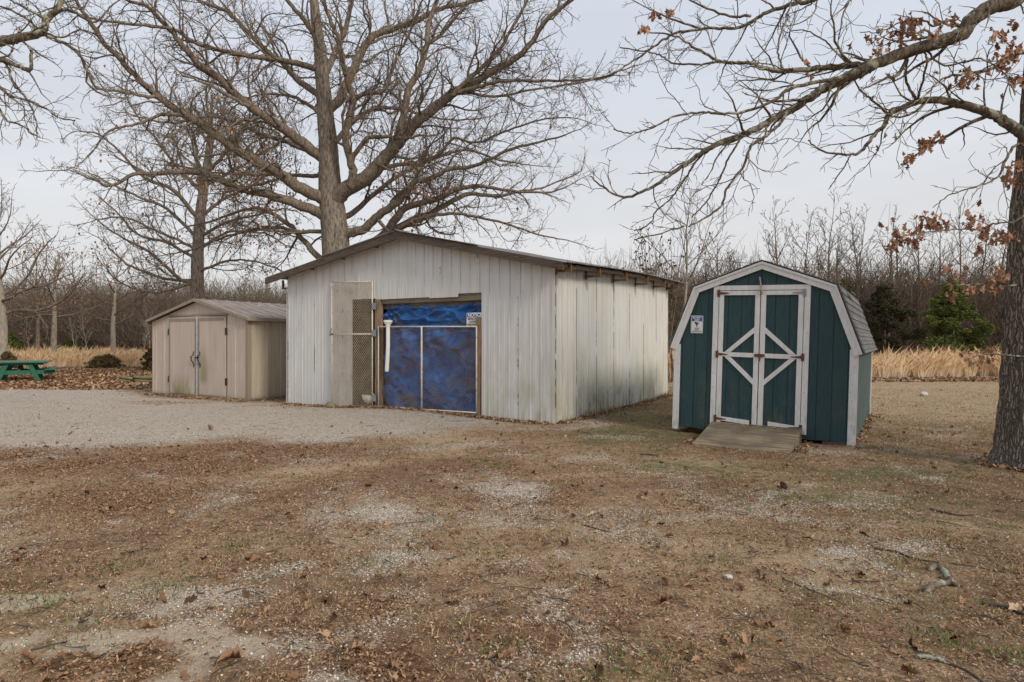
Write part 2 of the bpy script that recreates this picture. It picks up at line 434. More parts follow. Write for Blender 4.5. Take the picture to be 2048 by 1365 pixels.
M['bark_limb'] = mat_bark('oak_limb_bark', (0.085, 0.065, 0.048), (0.27, 0.215, 0.165), (0.25, 0.225, 0.165), 8.0, 0.6, 0.015, (0.60, 0.7))
def _nearbark():
    m, t = new_mat('furrowed_near_bark')
    mp_ = t.obj((22, 22, 2.6)); nn = t.n('ShaderNodeTexNoise'); t.l(t.obj((3, 3, 3)), nn.inputs['Vector']); nn.inputs['Scale'].default_value = 2.5; nn.inputs['Detail'].default_value = 4
    sc = t.n('ShaderNodeVectorMath', operation='SCALE'); t.l(nn.outputs['Color'], sc.inputs[0]); sc.inputs['Scale'].default_value = 1.6
    ad = t.n('ShaderNodeVectorMath', operation='ADD'); t.l(mp_, ad.inputs[0]); t.l(sc.outputs[0], ad.inputs[1])
    ed = t.voro(ad.outputs[0], 1.5, 'Distance', 'DISTANCE_TO_EDGE'); f = t.noise(t.obj((40, 40, 14)), 2, 5, .7)
    c = t.mix(t.rng(f, .3, .7), (0.22, 0.18, 0.14), (0.38, 0.33, 0.275))
    c = t.mix(t.rng(ed, 0.0, 0.20, 0.85, 0), c, (0.07, 0.056, 0.044))
    t.color(c); t.b.inputs['Roughness'].default_value = .95; t.b.inputs['Specular IOR Level'].default_value = .1
    t.bump(t.math('ADD', t.rng(ed, 0, .25), t.math('MULTIPLY', f, .35)), 1.0, .03); return m
M['bark_near'] = _nearbark()
M['bark_nlimb'] = mat_bark('lichened_limb_bark', (0.05, 0.04, 0.03), (0.19, 0.15, 0.11), (0.36, 0.35, 0.26), 14.0, 0.7, 0.012, (0.52, 0.60))
M['bark_wood'] = mat_bark('wood_edge_bark', (0.10, 0.072, 0.052), (0.215, 0.162, 0.118), None, 6.0, 0.3)
M['bark_pale'] = mat_bark('pale_bark', (0.24, 0.20, 0.15), (0.40, 0.35, 0.28), None, 6.0, 0.4)
M['bark_far'] = mat_bark('far_wood_bark', (0.115, 0.086, 0.065), (0.23, 0.178, 0.135), None, 5.0, 0.1)
M['dead_leaf'] = mat_tint('dead_oak_leaves', ((0, (0.15, 0.075, 0.045)), (0.5, (0.33, 0.175, 0.108)), (1, (0.46, 0.28, 0.185))))
M['litter'] = mat_tint('leaf_litter', ((0, (0.085, 0.04, 0.02)), (0.35, (0.27, 0.15, 0.082)), (0.8, (0.43, 0.27, 0.16)), (1, (0.55, 0.39, 0.25))))
M['blade'] = mat_tint('dry_grass_blades', ((0, (0.14, 0.08, 0.04)), (0.4, (0.34, 0.225, 0.125)), (0.8, (0.55, 0.42, 0.26)), (0.92, (0.50, 0.40, 0.26)), (0.93, (0.115, 0.15, 0.04)), (1, (0.15, 0.19, 0.055))))
M['greenblade'] = mat_tint('green_grass_blades', ((0, (0.07, 0.10, 0.025)), (1, (0.17, 0.22, 0.07))))
M['pebble'] = mat_tint('gravel_stones', ((0, (0.27, 0.20, 0.145)), (0.5, (0.52, 0.44, 0.35)), (0.9, (0.68, 0.61, 0.52)), (1, (0.80, 0.76, 0.70))))
M['sedge'] = mat_tint('golden_broomsedge', ((0, (0.30, 0.19, 0.10)), (0.3, (0.58, 0.385, 0.215)), (0.7, (0.74, 0.52, 0.31)), (0.8, (0.76, 0.57, 0.37)), (1, (0.60, 0.50, 0.40))))
M['cedar'] = mat_tint('cedar_foliage', ((0, (0.03, 0.042, 0.012)), (0.45, (0.10, 0.125, 0.032)), (1, (0.22, 0.225, 0.065))))
M['cedar_dull'] = mat_tint('dull_vine_foliage', ((0, (0.03, 0.026, 0.014)), (0.5, (0.075, 0.07, 0.035)), (1, (0.14, 0.11, 0.065))))
M['cedar_brown'] = mat_tint('bronzed_cedar_foliage', ((0, (0.06, 0.040, 0.02)), (0.6, (0.17, 0.11, 0.05)), (1, (0.20, 0.18, 0.07))))
M['sticks'] = mat_plain('fallen_twig', (0.085, 0.065, 0.05), 0.9, 0, 0.3)
M['lichen_stick'] = mat_bark('lichen_covered_stick', (0.12, 0.085, 0.06), (0.26, 0.21, 0.16), (0.34, 0.37, 0.29), 30, 0.8, 0.010, (0.50, 0.56))
M['stone'] = mat_plain('pale_stone', (0.5, 0.48, 0.44), 0.9, 0, 0.2, 20)
M['cable'] = mat_plain('black_cable', (0.04, 0.04, 0.045), 0.7)

# ------------------------------------------------------------------ ground
SL_ = np.array([2.686, 10.647]); WA = np.array([-5.39, 15.36]); WU = np.array([0.851, -0.525]); WV = np.array([0.525, 0.851])
def ground_z(x, y):
    x = np.asarray(x, float); y = np.asarray(y, float)
    u = (x-WA[0])*WU[0] + (y-WA[1])*WU[1]; v = (x-WA[0])*WV[0] + (y-WA[1])*WV[1]
    z = 0.085*np.exp(-((u-3.7)/1.7)**2 - (v/1.1)**2)
    z = z + 0.07*np.exp(-((x-4.4)/2.0)**2 - ((y-17.3)/2.0)**2)
    z = z - 0.05*np.exp(-((x-4.0)/1.3)**2 - ((y-10.2)/1.3)**2)
    z = z + 0.05*(fbm(x*0.35+9, y*0.35+4, 3)-0.5)*np.clip((y-1)/4, 0, 1)*0.8
    far = np.clip((y-45)/90, 0, 1.2); z = z + 2.6*far*far
    return z
def px_blob(x, y, px, py, rx, ry):
    c = GP(px, py); D = c[1]
    wx = rx/F*D; wy = max(0.12, ry*D*D/(F*CH))
    return np.exp(-(((x-c[0])/wx)**2 + ((y-c[1])/wy)**2))
GPOLY = [GP(a, b)[:2] for a, b in ((-500, 776), (250, 778), (306, 792), (495, 803), (575, 806), (660, 811), (830, 818), (960, 828), (1010, 838),
         (1000, 848), (930, 858), (860, 866), (800, 870), (640, 884), (500, 876), (330, 888), (150, 898), (-500, 925))]
def poly_sd(x, y, poly):
    inside = np.zeros(x.shape, bool); d = np.full(x.shape, 1e9); n = len(poly)
    for i in range(n):
        (x0, y0), (x1, y1) = poly[i], poly[(i+1) % n]
        ex, ey = x1-x0, y1-y0; tt = np.clip(((x-x0)*ex+(y-y0)*ey)/(ex*ex+ey*ey), 0, 1)
        d = np.minimum(d, np.hypot(x-x0-tt*ex, y-y0-tt*ey))
        cond = ((y0 > y) != (y1 > y)) & (x < (x1-x0)*(y-y0)/(y1-y0+1e-12)+x0); inside ^= cond
    return np.where(inside, d, -d)
def masks(x, y):
    wx = x + 0.9*(fbm(x*0.9+3, y*0.9+7, 4)-0.5) + 0.35*(fbm(x*4+1, y*4+2, 3)-0.5)
    wy = y + 1.1*(fbm(x*0.9+13, y*0.9+27, 4)-0.5) + 0.35*(fbm(x*4+11, y*4+22, 3)-0.5)
    g = sstep(-0.75, 0.75, poly_sd(wx, wy, GPOLY)+0.5*(fbm(x*2.2+90, y*2.2, 4)-.5))
    pg = np.zeros_like(x)
    for b in ((750, 1020, 110, 28, .9), (690, 985, 70, 14, .6), (720, 1110, 80, 25, .8), (525, 1125, 40, 16, .7), (650, 915, 60, 14, .5), (300, 955, 50, 10, .6),
              (225, 1060, 70, 14, .4), (970, 965, 90, 22, .6), (1000, 990, 60, 20, .5), (830, 1185, 60, 15, .6), (950, 1140, 60, 14, .6), (1000, 1260, 60, 18, .5),
              (1054, 915, 50, 8, .5), (1074, 985, 50, 14, .6), (1134, 1140, 28, 8, .8), (1064, 1195, 55, 10, .7), (1164, 1230, 60, 16, .9), (1150, 1290, 80, 26, .7),
              (1719, 1130, 80, 22, .7), (1734, 1210, 90, 24, .7), (1874, 1085, 80, 14, .5), (1274, 1300, 50, 18, .4), (550, 1285, 80, 22, .8), (650, 1345, 90, 25, .8),
              (860, 1050, 70, 20, .7), (790, 1060, 90, 25, .6), (1640, 1010, 90, 12, .35), (1180, 848, 60, 8, .8), (440, 1190, 90, 22, .45), (980, 890, 70, 10, .5)):
        pg = np.maximum(pg, b[4]*px_blob(wx, wy, *b[:4]))
    pg = np.clip(1.05*pg*sstep(0.30, 0.52, fbm(x*2.6+40, y*2.6, 4)) + 0.40*sstep(0.55, 0.75, fbm(x*1.1+80, y*1.1+9, 4))*(y < 13), 0, 1)
    sand = np.zeros_like(x)
    for b in ((110, 1175, 150, 28, .95), (300, 1320, 230, 44, 1.), (360, 1225, 120, 26, .8), (60, 1290, 120, 30, .8), (640, 1345, 110, 26, .8), (480, 1180, 90, 18, .5), (1160, 1240, 60, 14, .5), (1160, 1290, 70, 18, .5), (740, 1065, 80, 18, .45), (790, 1010, 90, 16, .45), (1734, 1205, 60, 18, .5), (1719, 1125, 50, 15, .4), (30, 1130, 60, 14, .6), (560, 1290, 70, 18, .6)):
        sand = np.maximum(sand, b[4]*px_blob(wx, wy, *b[:4]))
    sand = sstep(0.20, 0.75, sand + 0.55*(fbm(x*2+60, y*2+5, 4)-0.5))
    lit = np.zeros_like(x)
    for b in ((540, 902, 300, 22, 1.), (250, 925, 330, 36, .75), (40, 905, 150, 20, .9), (1000, 930, 200, 30, .45), (700, 1215, 90, 22, .9), (780, 1310, 160, 40, .8), (250, 1010, 260, 60, .55), (150, 1365, 200, 18, .8),
              (1120, 990, 160, 40, .5), (1350, 1270, 200, 60, .35), (330, 805, 120, 5, .9), (560, 812, 110, 6, .9), (860, 820, 110, 3, .8), (880, 1160, 200, 30, .4)):
        lit = np.maximum(lit, b[4]*px_blob(wx, wy, *b[:4]))
    lit = np.clip(lit + 0.9*sstep(19.5, 21.5, wy)*sstep(0, -3, x) - 0.0, 0, 1)
    lit = sstep(0.2, 0.75, lit + 0.6*(fbm(x*1.7+5, y*1.7+50, 4)-0.5))
    grn = np.zeros_like(x)
    for b in ((1260, 868, 170, 24, .95), (1290, 832, 90, 22, 1.), (1780, 945, 190, 20, 1.), (1650, 990, 320, 46, .6), (1380, 925, 260, 22, .6), (1850, 905, 120, 20, .5), (1500, 930, 200, 16, .45), (290, 772, 60, 6, .8), (1900, 1010, 200, 40, .45), (1250, 900, 300, 30, .4)):
        grn = np.maximum(grn, b[4]*px_blob(wx, wy, *b[:4]))
    grn = sstep(0.25, 0.75, grn + 0.5*(fbm(x*1.5+25, y*1.5+70, 4)-0.5))
    tan = sstep(10.5, 13.5, wy)*sstep(4.5, 6.5, x)
    return g, pg, sand, lit, grn, tan

def axis_coords(segs):
    out = [segs[0][0]]
    for a, b, s0, s1 in segs:
        p = a; 
        while p < b-1e-6:
            t_ = (p-a)/(b-a); p = min(b, p + s0+(s1-s0)*t_); out.append(p)
    return np.array(out)
gx = axis_coords([(-400, -60, 40, 10), (-60, -14, 4, 0.4), (-14, 12, 0.075, 0.075), (12, 60, 0.4, 4), (60, 400, 10, 40)])
gy = axis_coords([(-60, -2, 10, 1.0), (-2, 2.0, 0.4, 0.1), (2.0, 14, 0.06, 0.08), (14, 30, 0.09, 0.35), (30, 140, 0.5, 6), (140, 900, 20, 80)])
GX, GY = np.meshgrid(gx, gy)
gz = ground_z(GX, GY)
g_, pg_, sand_, lit_, grn_, tan_ = masks(GX, GY)
gz = gz + 0.010*(fbm(GX*5, GY*5, 3)-0.5)*(GY < 30)
nx, ny = len(gx), len(gy)
V = np.stack([GX, GY, gz], -1).reshape(-1, 3)
ii = (np.arange(ny-1)[:, None]*nx + np.arange(nx-1)[None, :]).ravel()
gm = fast_mesh('ground', V, np.stack([ii, ii+1, ii+1+nx, ii+nx], -1))
for nm, (a, b, c) in (('cover_a', (np.clip(g_, 0, 1), lit_, grn_)), ('cover_b', (pg_, sand_, tan_))):
    at = gm.color_attributes.new(nm, 'FLOAT_COLOR', 'POINT')
    cc = np.stack([a, b, c, np.ones_like(a)], -1).reshape(-1).astype(np.float32); at.data.foreach_set('color', cc)
def _ground():
    m, t = new_mat('ground_cover')
    o = t.tc.outputs['Object']
    A = t.sepx(t.attr('cover_a', 'Color')); Bc = t.sepx(t.attr('cover_b', 'Color'))
    fine = t.noise(o, 55, 4, 0.75); med = t.noise(o, 9, 5, 0.7); big = t.noise(o, 1.3, 5, 0.65)
    c = t.ramp(t.rng(fine, 0.3, 0.7), ((0, (0.075, 0.039, 0.019)), (0.35, (0.245, 0.148, 0.08)), (0.7, (0.43, 0.28, 0.16)), (1, (0.62, 0.46, 0.30))))
    c = t.mix(t.rng(med, 0.50, 0.64, 0, 0.8), c, (0.085, 0.058, 0.038))
    xx = t.sepx(o)[0]
    c = t.mix(t.math('MULTIPLY', t.rng(xx, 0.8, 4.0, 0, 0.65), t.rng(t.noise(o, 2.1, 5, 0.7), 0.42, 0.6)), c, (0.115, 0.098, 0.046))
    c = t.mix(t.rng(big, 0.52, 0.66, 0, 0.4), c, (0.23, 0.165, 0.10))
    m1_ = t.noise(t.obj((.55, .55, .55), (4, 9, 0)), 1.0, 6, 0.7)
    c = t.mix(t.rng(m1_, 0.50, 0.60, 0, 0.55), c, (0.13, 0.062, 0.032)); c = t.mix(t.rng(m1_, 0.47, 0.38, 0, 0.60), c, (0.52, 0.38, 0.24))
    # litter: angular flakes
    v1 = t.voro(o, 26, 'Color'); fl = t.sepx(v1)[0]
    v2 = t.voro(o, 60, 'Color'); fl2 = t.sepx(v2)[1]
    lc = t.ramp(t.math('ADD', t.math('MULTIPLY', fl, 0.55), t.math('MULTIPLY', fl2, 0.45)), ((0.1, (0.06, 0.028, 0.014)), (0.4, (0.18, 0.092, 0.048)), (0.7, (0.31, 0.175, 0.096)), (1, (0.45, 0.30, 0.18))))
    c = t.mix(t.rng(A[1], 0.0, 1.0, 0, 0.9), c, lc)
    # tan lawn and green moss
    tc_ = t.ramp(t.rng(t.noise(o, 22, 5, 0.8), 0.3, 0.7), ((0, (0.16, 0.105, 0.055)), (0.5, (0.42, 0.31, 0.185)), (1, (0.60, 0.47, 0.30))))
    tc_ = t.mix(t.rng(t.noise(o, 2.2, 5, 0.7), 0.52, 0.66, 0, 0.55), tc_, (0.22, 0.14, 0.08))
    c = t.mix(t.math('MULTIPLY', Bc[2], 0.85), c, tc_)
    gc = t.ramp(t.rng(fine, 0.3, 0.7), ((0, (0.04, 0.042, 0.015)), (0.5, (0.10, 0.108, 0.036)), (1, (0.20, 0.195, 0.085))))
    c = t.mix(t.math('MULTIPLY', A[2], t.rng(med, 0.38, 0.58, 0.25, 0.95)), c, gc)
    # stones
    sv = t.voro(o, 75, 'Color'); s0 = t.sepx(sv)[0]; sd_ = t.voro(o, 75, 'Distance')
    sc = t.ramp(s0, ((0, (0.24, 0.17, 0.115)), (0.22, (0.62, 0.51, 0.40)), (0.7, (0.80, 0.69, 0.57)), (1, (0.93, 0.87, 0.79))))
    sc = t.mix(t.rng(sd_, 0.45, 0.7, 0, 0.4), sc, (0.24, 0.18, 0.13))
    sc = t.mix(t.rng(t.noise(o, 3.5, 5, 0.75), 0.60, 0.70, 0, 0.45), sc, (0.26, 0.18, 0.12))
    sc = t.mix(t.rng(t.noise(t.obj((1.5, 3, 1)), 3.2, 6, 0.8), 0.56, 0.64, 0, 0.75), sc, (0.22, 0.14, 0.09))
    sc = t.mix(t.rng(t.noise(t.obj((1, 2, 1), (7, 0, 0)), 0.9, 6, 0.75), 0.48, 0.66, 0, 0.25), sc, (0.40, 0.30, 0.21))
    # scattered white stones everywhere
    spk = t.rng(t.sepx(t.voro(o, 120, 'Color'))[2], 0.955, 0.96)
    c = t.mix(t.math('MULTIPLY', spk, 0.5), c, (0.60, 0.54, 0.46))
    edge = t.math('ADD', t.math('MULTIPLY', t.noise(o, 26, 4, 0.8), 0.5), t.math('MULTIPLY', t.noise(o, 5.5, 5, 0.7), 0.5))
    gm_ = t.math('MAXIMUM', A[0], Bc[0])
    s1 = t.sepx(sv)[1]
    gmk = t.rng(t.math('SUBTRACT', t.math('ADD', t.math('MULTIPLY', gm_, 1.02), t.math('MULTIPLY', t.math('SUBTRACT', edge, 0.5), 2.0)), t.math('ADD', t.math('MULTIPLY', s1, 0.8), 0.08)), -0.02, 0.02)
    c = t.mix(gmk, c, sc)
    sandc = t.mix(t.rng(fine, 0.35, 0.7), (0.46, 0.36, 0.26), (0.60, 0.49, 0.375))
    smk = t.rng(t.math('ADD', Bc[1], t.math('MULTIPLY', t.math('SUBTRACT', edge, 0.5), 0.8)), 0.36, 0.80, 0, 0.9)
    c = t.mix(smk, c, sandc)
    # bare brown leafy floor far off
    yy = t.sepx(o)[1]
    c = t.mix(t.rng(yy, 38, 46), c, (0.17, 0.115, 0.075))
    t.color(c); t.b.inputs['Roughness'].default_value = 0.95; t.b.inputs['Specular IOR Level'].default_value = 0.1
    h = t.math('ADD', t.math('MULTIPLY', fine, 0.6), t.math('MULTIPLY', med, 1.0))
    h = t.math('ADD', h, t.math('MULTIPLY', t.math('MULTIPLY', gmk, t.rng(sd_, 0, 0.6, 1, 0)), 0.7))
    h = t.math('ADD', h, t.math('MULTIPLY', A[1], t.math('MULTIPLY', fl, 0.8)))
    t.bump(h, 1.0, 0.028)
    return m
g_o = link_mesh('ground', gm, _ground(), None, True); tag(g_o, kind='structure')

# ---- scatter: positions in the visible wedge, density ~1/D
def wedge(n, d0, d1, power=1.0, xr=0.86, seed=1, xmin=-1e9, xmax=1e9):
    r = np.random.default_rng(seed)
    # density in ground area falling with distance
    u = r.random(n); D = (d0**(2-power) + u*(d1**(2-power)-d0**(2-power)))**(1/(2-power)) if power != 2 else d0*(d1/d0)**u
    x = (r.random(n)*2-1)*xr*D
    k = (x > xmin) & (x < xmax)
    return x[k], D[k], r
def outside_buildings(x, y):
    u = (x-WA[0])*WU[0] + (y-WA[1])*WU[1]; v = (x-WA[0])*WV[0] + (y-WA[1])*WV[1]
    k = ~((u > 0) & (u < 7.22) & (v > 0) & (v < 6.6))
    L = np.array([2.686, 10.647]); u2 = (x-L[0])*WU[0]+(y-L[1])*WU[1]; v2 = (x-L[0])*WV[0]+(y-L[1])*WV[1]
    k &= ~((u2 > 0) & (u2 < 2.6) & (v2 > 0) & (v2 < 4.5)) & ~((u2 > .6) & (u2 < 1.98) & (v2 > -1.15) & (v2 < 0))
    T = np.array([-10.14, 18.1]); u3 = (x-T[0])*.868+(y-T[1])*-.496; v3 = (x-T[0])*.496+(y-T[1])*.868
    return k & ~((u3 > 0) & (u3 < 4.03) & (v3 > 0) & (v3 < 3))
def scatter_blades(name, x, y, r, lmin, lmax, wd, mat, tilt=(15, 75), tintbase=None, label=None, cat=None, kind='stuff'):
    n = len(x); z = ground_z(x, y)
    az = r.random(n)*2*math.pi; el = np.radians(90-(tilt[0]+(tilt[1]-tilt[0])*r.random(n)))
    L = lmin+(lmax-lmin)*r.random(n)**1.5
    d = np.stack([np.cos(az)*np.cos(el), np.sin(az)*np.cos(el), np.sin(el)], -1)
    s = np.stack([-np.sin(az), np.cos(az), 0*az], -1)*(wd*(0.6+0.8*r.random(n)))[:, None]/2
    b = np.stack([x, y, z-0.004], -1); mid = b + d*(L*0.55)[:, None]
    d2 = d.copy(); d2[:, 2] -= 0.5*r.random(n); tip = mid + d2*(L*0.45)[:, None]
    V = np.stack([b-s, b+s, mid+s*0.8, mid-s*0.8, tip], 1).reshape(-1, 3)
    i = np.arange(n)[:, None]*5
    me = fast_mesh(name, V, [i+np.array([0, 1, 2, 3]), i+np.array([3, 2, 4])], np.repeat(tintbase if tintbase is not None else r.random(n), 5))
    o = link_mesh(name, me, mat); return tag(o, label, cat, kind=kind)
OAK = np.array([(0, -.55), (.09, -.34), (.22, -.27), (.15, -.13), (.31, -.02), (.19, .08), (.27, .25), (.14, .29), (.03, .5),
                (-.12, .33), (-.24, .24), (-.16, .10), (-.33, .0), (-.16, -.10), (-.20, -.26), (-.08, -.33)])
SIMPLE = np.array([(0, -.5), (.25, -.25), (.22, .1), (.3, .3), (0, .5), (-.24, .22), (-.3, -.1)])
def leaves_mesh(name, C, size, r, shape, curl=0.35, flat=0.35, hang=False, tint=None):
    n = len(C); k = len(shape)
    q = np.arange(n)
    az = r.random(n)*2*math.pi
    nrm = r.normal(0, flat, (n, 3)); nrm[:, 2] += 1; nrm /= np.linalg.norm(nrm, axis=1, keepdims=True)
    a = np.stack([np.cos(az), np.sin(az), 0*az], -1)
    if hang:
        nrm = r.normal(0, 1, (n, 3)); nrm[:, 2] *= 0.3; nrm /= np.linalg.norm(nrm, axis=1, keepdims=True)
        a = np.tile([0, 0, -1.], (n, 1)) + r.normal(0, 0.35, (n, 3))
    a = a - nrm*(a*nrm).sum(1, keepdims=True); a /= np.linalg.norm(a, axis=1, keepdims=True)
    b = np.cross(nrm, a)
    sx = size*(0.7+0.6*r.random(n))
    P = (C[:, None, :] + sx[:, None, None]*(shape[None, :, 1, None]*a[:, None, :] + shape[None, :, 0, None]*b[:, None, :])
         + nrm[:, None, :]*(sx[:, None]*(np.abs(shape[None, :, 0])*2.0*curl*r.random(n)[:, None] + curl*r.normal(0, .35, (n, k))*0.6))[:, :, None])
    cen = C[:, None, :] - nrm[:, None, :]*(sx*0.03)[:, None, None]
    V = np.concatenate([cen, P], 1).reshape(-1, 3); base = q[:, None]*(k+1)
    Fs = [np.concatenate([base, base+1+i, base+1+(i+1) % k], 1) for i in range(k)]
    tt = np.repeat(tint if tint is not None else r.random(n), k+1)
    return fast_mesh(name, V, [np.concatenate(Fs)], tt)

# dry thatch
x, y, r = wedge(330000, 2.3, 14, 1.2, seed=11)
k = outside_buildings(x, y); x, y = x[k], y[k]
g0, p0, s0_, l0, gr0, t0 = masks(x, y)
dens = (1-0.97*np.maximum(g0, 0.85*p0))*(1-0.85*s0_)*(1-0.35*l0)*(0.15+0.85*sstep(.38, .58, fbm(x*3, y*3, 3)))
k = r.random(len(x)) < dens; x, y, l0, gr0 = x[k], y[k], l0[k], gr0[k]
tb = np.clip(r.random(len(x))*0.9 - 0.25*l0, 0, 0.9); isg = r.random(len(x)) < (0.010 + 0.55*gr0); tb[isg] = 0.95+0.05*r.random(isg.sum())
scatter_blades('dry_grass', x, y, r, 0.018, 0.060, 0.0026, M['blade'], (40, 88), tb, 'short dry brown grass and thatch matted over the yard', 'grass')
# lawn stubble to the right, further away
x, y, r = wedge(60000, 9, 27, 0.9, seed=12, xmin=3)
k = outside_buildings(x, y) & (x > 3.0+0.0*y); x, y = x[k], y[k]
scatter_blades('lawn_stubble', x, y, r, 0.03, 0.10, 0.007, M['blade'], (30, 85), np.clip(r.random(len(x))*1.0, 0.2, 0.97), 'thin straw-coloured lawn behind the dark green shed', 'grass')
# green tufts
tc_pts = [(990, 1108, .12), (345, 1172, .10), (95, 1205, .10), (1850, 1210, .13), (1860, 1268, .10), (1905, 1293, .12), (1290, 1365, .10), (1440, 1120, .10), (1650, 1195, .10), (1875, 1078, .14), (2030, 1315, .08), (1090, 1395, .1),
          (470, 1092, .09), (160, 1245, .12), (740, 1125, .08), (1930, 940, .10), (255, 1130, .1), (1340, 1320, .1), (1790, 1125, .12), (300, 1178, .10), (1200, 1360, .1), (1000, 935, .1), (960, 930, .1), (30, 1190, .16), (140, 1290, .16)]
xs, ys = [], []
r = np.random.default_rng(5)
for px, py, rr in tc_pts:
    c = GP(px, py); n = 170; xs.append(c[0]+r.normal(0, rr, n)); ys.append(c[1]+r.normal(0, rr, n))
for q in range(140):
    D = 3+9*r.random(); X = (r.random()*1.6-0.5)*0.8*D
    n = 35; xs.append(X+r.normal(0, .05, n)); ys.append(D+r.normal(0, .05, n))
x = np.concatenate(xs); y = np.concatenate(ys); k = outside_buildings(x, y); x, y = x[k], y[k]
scatter_blades('green_grass', x, y, r, 0.02, 0.06, 0.004, M['greenblade'], (10, 70), None, 'small sparse tufts of green grass in the brown yard', 'grass')
# crumbs of leaf and leaves
x, y, r = wedge(300000, 2.3, 20, 1.35, seed=13)
k = outside_buildings(x, y); x, y = x[k], y[k]
g0, p0, s0_, l0, gr0, t0 = masks(x, y)
dens = np.clip((0.22 + 0.55*l0)*(1-0.84*g0*(1-l0))*(1-0.6*s0_)*(1-0.75*p0)*(0.30+1.2*sstep(.35, .6, fbm(x*2.3+9, y*2.3, 3))), 0, 1)
k = r.random(len(x)) < dens; x, y = x[k], y[k]
me = leaves_mesh('leaf_litter', np.stack([x, y, ground_z(x, y)+0.006+0.008*r.random(len(x))], -1), 0.024, r, SIMPLE*np.array([.55, 1.1]), 0.6, 0.5)
tag(link_mesh('leaf_litter', me, M['litter']), 'crumbled brown oak leaf litter covering the yard', 'leaf litter', kind='stuff')
x, y, r = wedge(2600, 2.4, 20, 1.5, seed=14)
k = outside_buildings(x, y); x, y = x[k], y[k]
g0, p0, s0_, l0, gr0, t0 = masks(x, y); k = r.random(len(x)) < (0.22+0.78*l0)*(1-0.7*g0*(1-l0)); x, y = x[k], y[k]
me = leaves_mesh('loose_leaves', np.stack([x, y, ground_z(x, y)+0.015], -1), 0.068, r, OAK, 0.6, 0.5, tint=r.random(len(x))*.8)
tag(link_mesh('loose_leaves', me, M['litter']), 'loose whole brown oak leaves scattered on the ground', 'leaf litter', kind='stuff')
r = np.random.default_rng(15)
n = 22000; y = 19.5+17*r.random(n); x = -26+26*r.random(n)*1.0; k = outside_buildings(x, y); x, y = x[k], y[k]
me = leaves_mesh('leaf_carpet', np.stack([x, y, ground_z(x, y)+0.03], -1), 0.13, r, SIMPLE, 0.5, 0.5)
tag(link_mesh('leaf_carpet', me, M['litter']), 'thick carpet of brown leaves around the green picnic table', 'leaf litter', kind='stuff')
# gravel stones
x, y, r = wedge(320000, 2.3, 18, 1.5, seed=16)
k = outside_buildings(x, y); x, y = x[k], y[k]
g0, p0, s0_, l0, gr0, t0 = masks(x, y)
k = r.random(len(x)) < np.clip(0.02+0.85*np.maximum(g0, p0)+0.10*s0_, 0, 1)*(1-0.75*l0)*(1-0.97*sstep(6, 17, y)); x, y = x[k], y[k]
n = len(x); s = 0.0028+0.0065*r.random(n)**2.0
OC = np.array([(1, 0, 0), (0.3, 1, 0.1), (-1, .1, 0), (-.2, -1, 0), (.1, .1, .8), (0, 0, -.6)], float)
V = OC[None]*s[:, None, None]*(0.75+0.5*r.random((n, 6, 1))); an = r.random(n)*6.28
V = np.stack([V[..., 0]*np.cos(an)[:, None]-V[..., 1]*np.sin(an)[:, None], V[..., 0]*np.sin(an)[:, None]+V[..., 1]*np.cos(an)[:, None], V[..., 2]], -1)
V += np.stack([x, y, ground_z(x, y)+s*0.3], -1)[:, None, :]
b = np.arange(n)[:, None]*6
TF = np.concatenate([b+np.array(f) for f in ((0,1,4),(1,2,4),(2,3,4),(3,0,4),(1,0,5),(2,1,5),(3,2,5),(0,3,5))])
me = fast_mesh('gravel', V.reshape(-1, 3), TF, np.repeat(r.random(n), 6))
tag(link_mesh('gravel', me, M['pebble']), 'loose pale crushed gravel spread on the drive and yard', 'gravel', kind='stuff')
# tiny twigs
r = np.random.default_rng(17); br = []
for q in range(420):
    D = 2.6*(12/2.6)**r.random(); X = (r.random()*2-1)*0.85*D
    if not outside_buildings(np.array([X]), np.array([D]))[0]: continue
    L = 0.05+0.22*r.random()**2; a = r.random()*6.28; nseg = 4; p = np.array([X, D]); P = []
    for s_ in range(nseg+1):
        P.append((p[0], p[1], float(ground_z(p[0], p[1]))+0.012+0.01*r.random())); a += r.normal(0, .3); p = p+np.array([math.cos(a), math.sin(a)])*L/nseg
    br.append((np.array(P), np.linspace(0.004, 0.0015, nseg+1)*(0.6+0.8*r.random()), 4))
tag(link_mesh('twig_litter', tubes_mesh('twig_litter', br), M['sticks']), 'small dark broken twigs strewn over the yard', 'twigs', kind='stuff')

# drifts of leaves against the walls, posts and trunk
r = np.random.default_rng(91); dx_, dy_ = [], []
def drift(p0, d, L, out, n, w_=.10):
    t_ = r.random(n)*L; o_ = np.abs(r.normal(0, w_, n)); k_ = r.random(n) < .25+.9*sstep(.42, .62, fbm(t_*1.7+p0[0], t_*0+p0[1], 3))
    dx_.append((p0[0]+d[0]*t_+out[0]*o_)[k_]); dy_.append((p0[1]+d[1]*t_+out[1]*o_)[k_])
B0 = WA+WU*7.22
drift(WA-WV*.05, WU, 7.2, -WV, 2600, .09); drift(B0+WU*.05, WV, 6.4, WU, 1600, .10)
drift((-10.14-.03, 18.1-.07), (.868, -.496), 4.1, (-.496, -.868), 2600, .16); drift((-10.14+.868*4.1, 18.1-.496*4.1), (.496, .868), 3, (.868, -.496), 1200, .14)
drift(SL_+WU*2.62, WV, 4.4, WU, 700, .08); drift(SL_+WU*2.0-WV*1.1, WV, 1.1, WU, 350, .08); drift(SL_+WU*.62-WV*1.15, WV, 1.1, -WU, 250, .07)
a_ = r.random(700)*6.28; q_ = .42+np.abs(r.normal(0, .10, 700)); dx_.append(6.25+np.cos(a_)*q_); dy_.append(7.6+np.sin(a_)*q_)
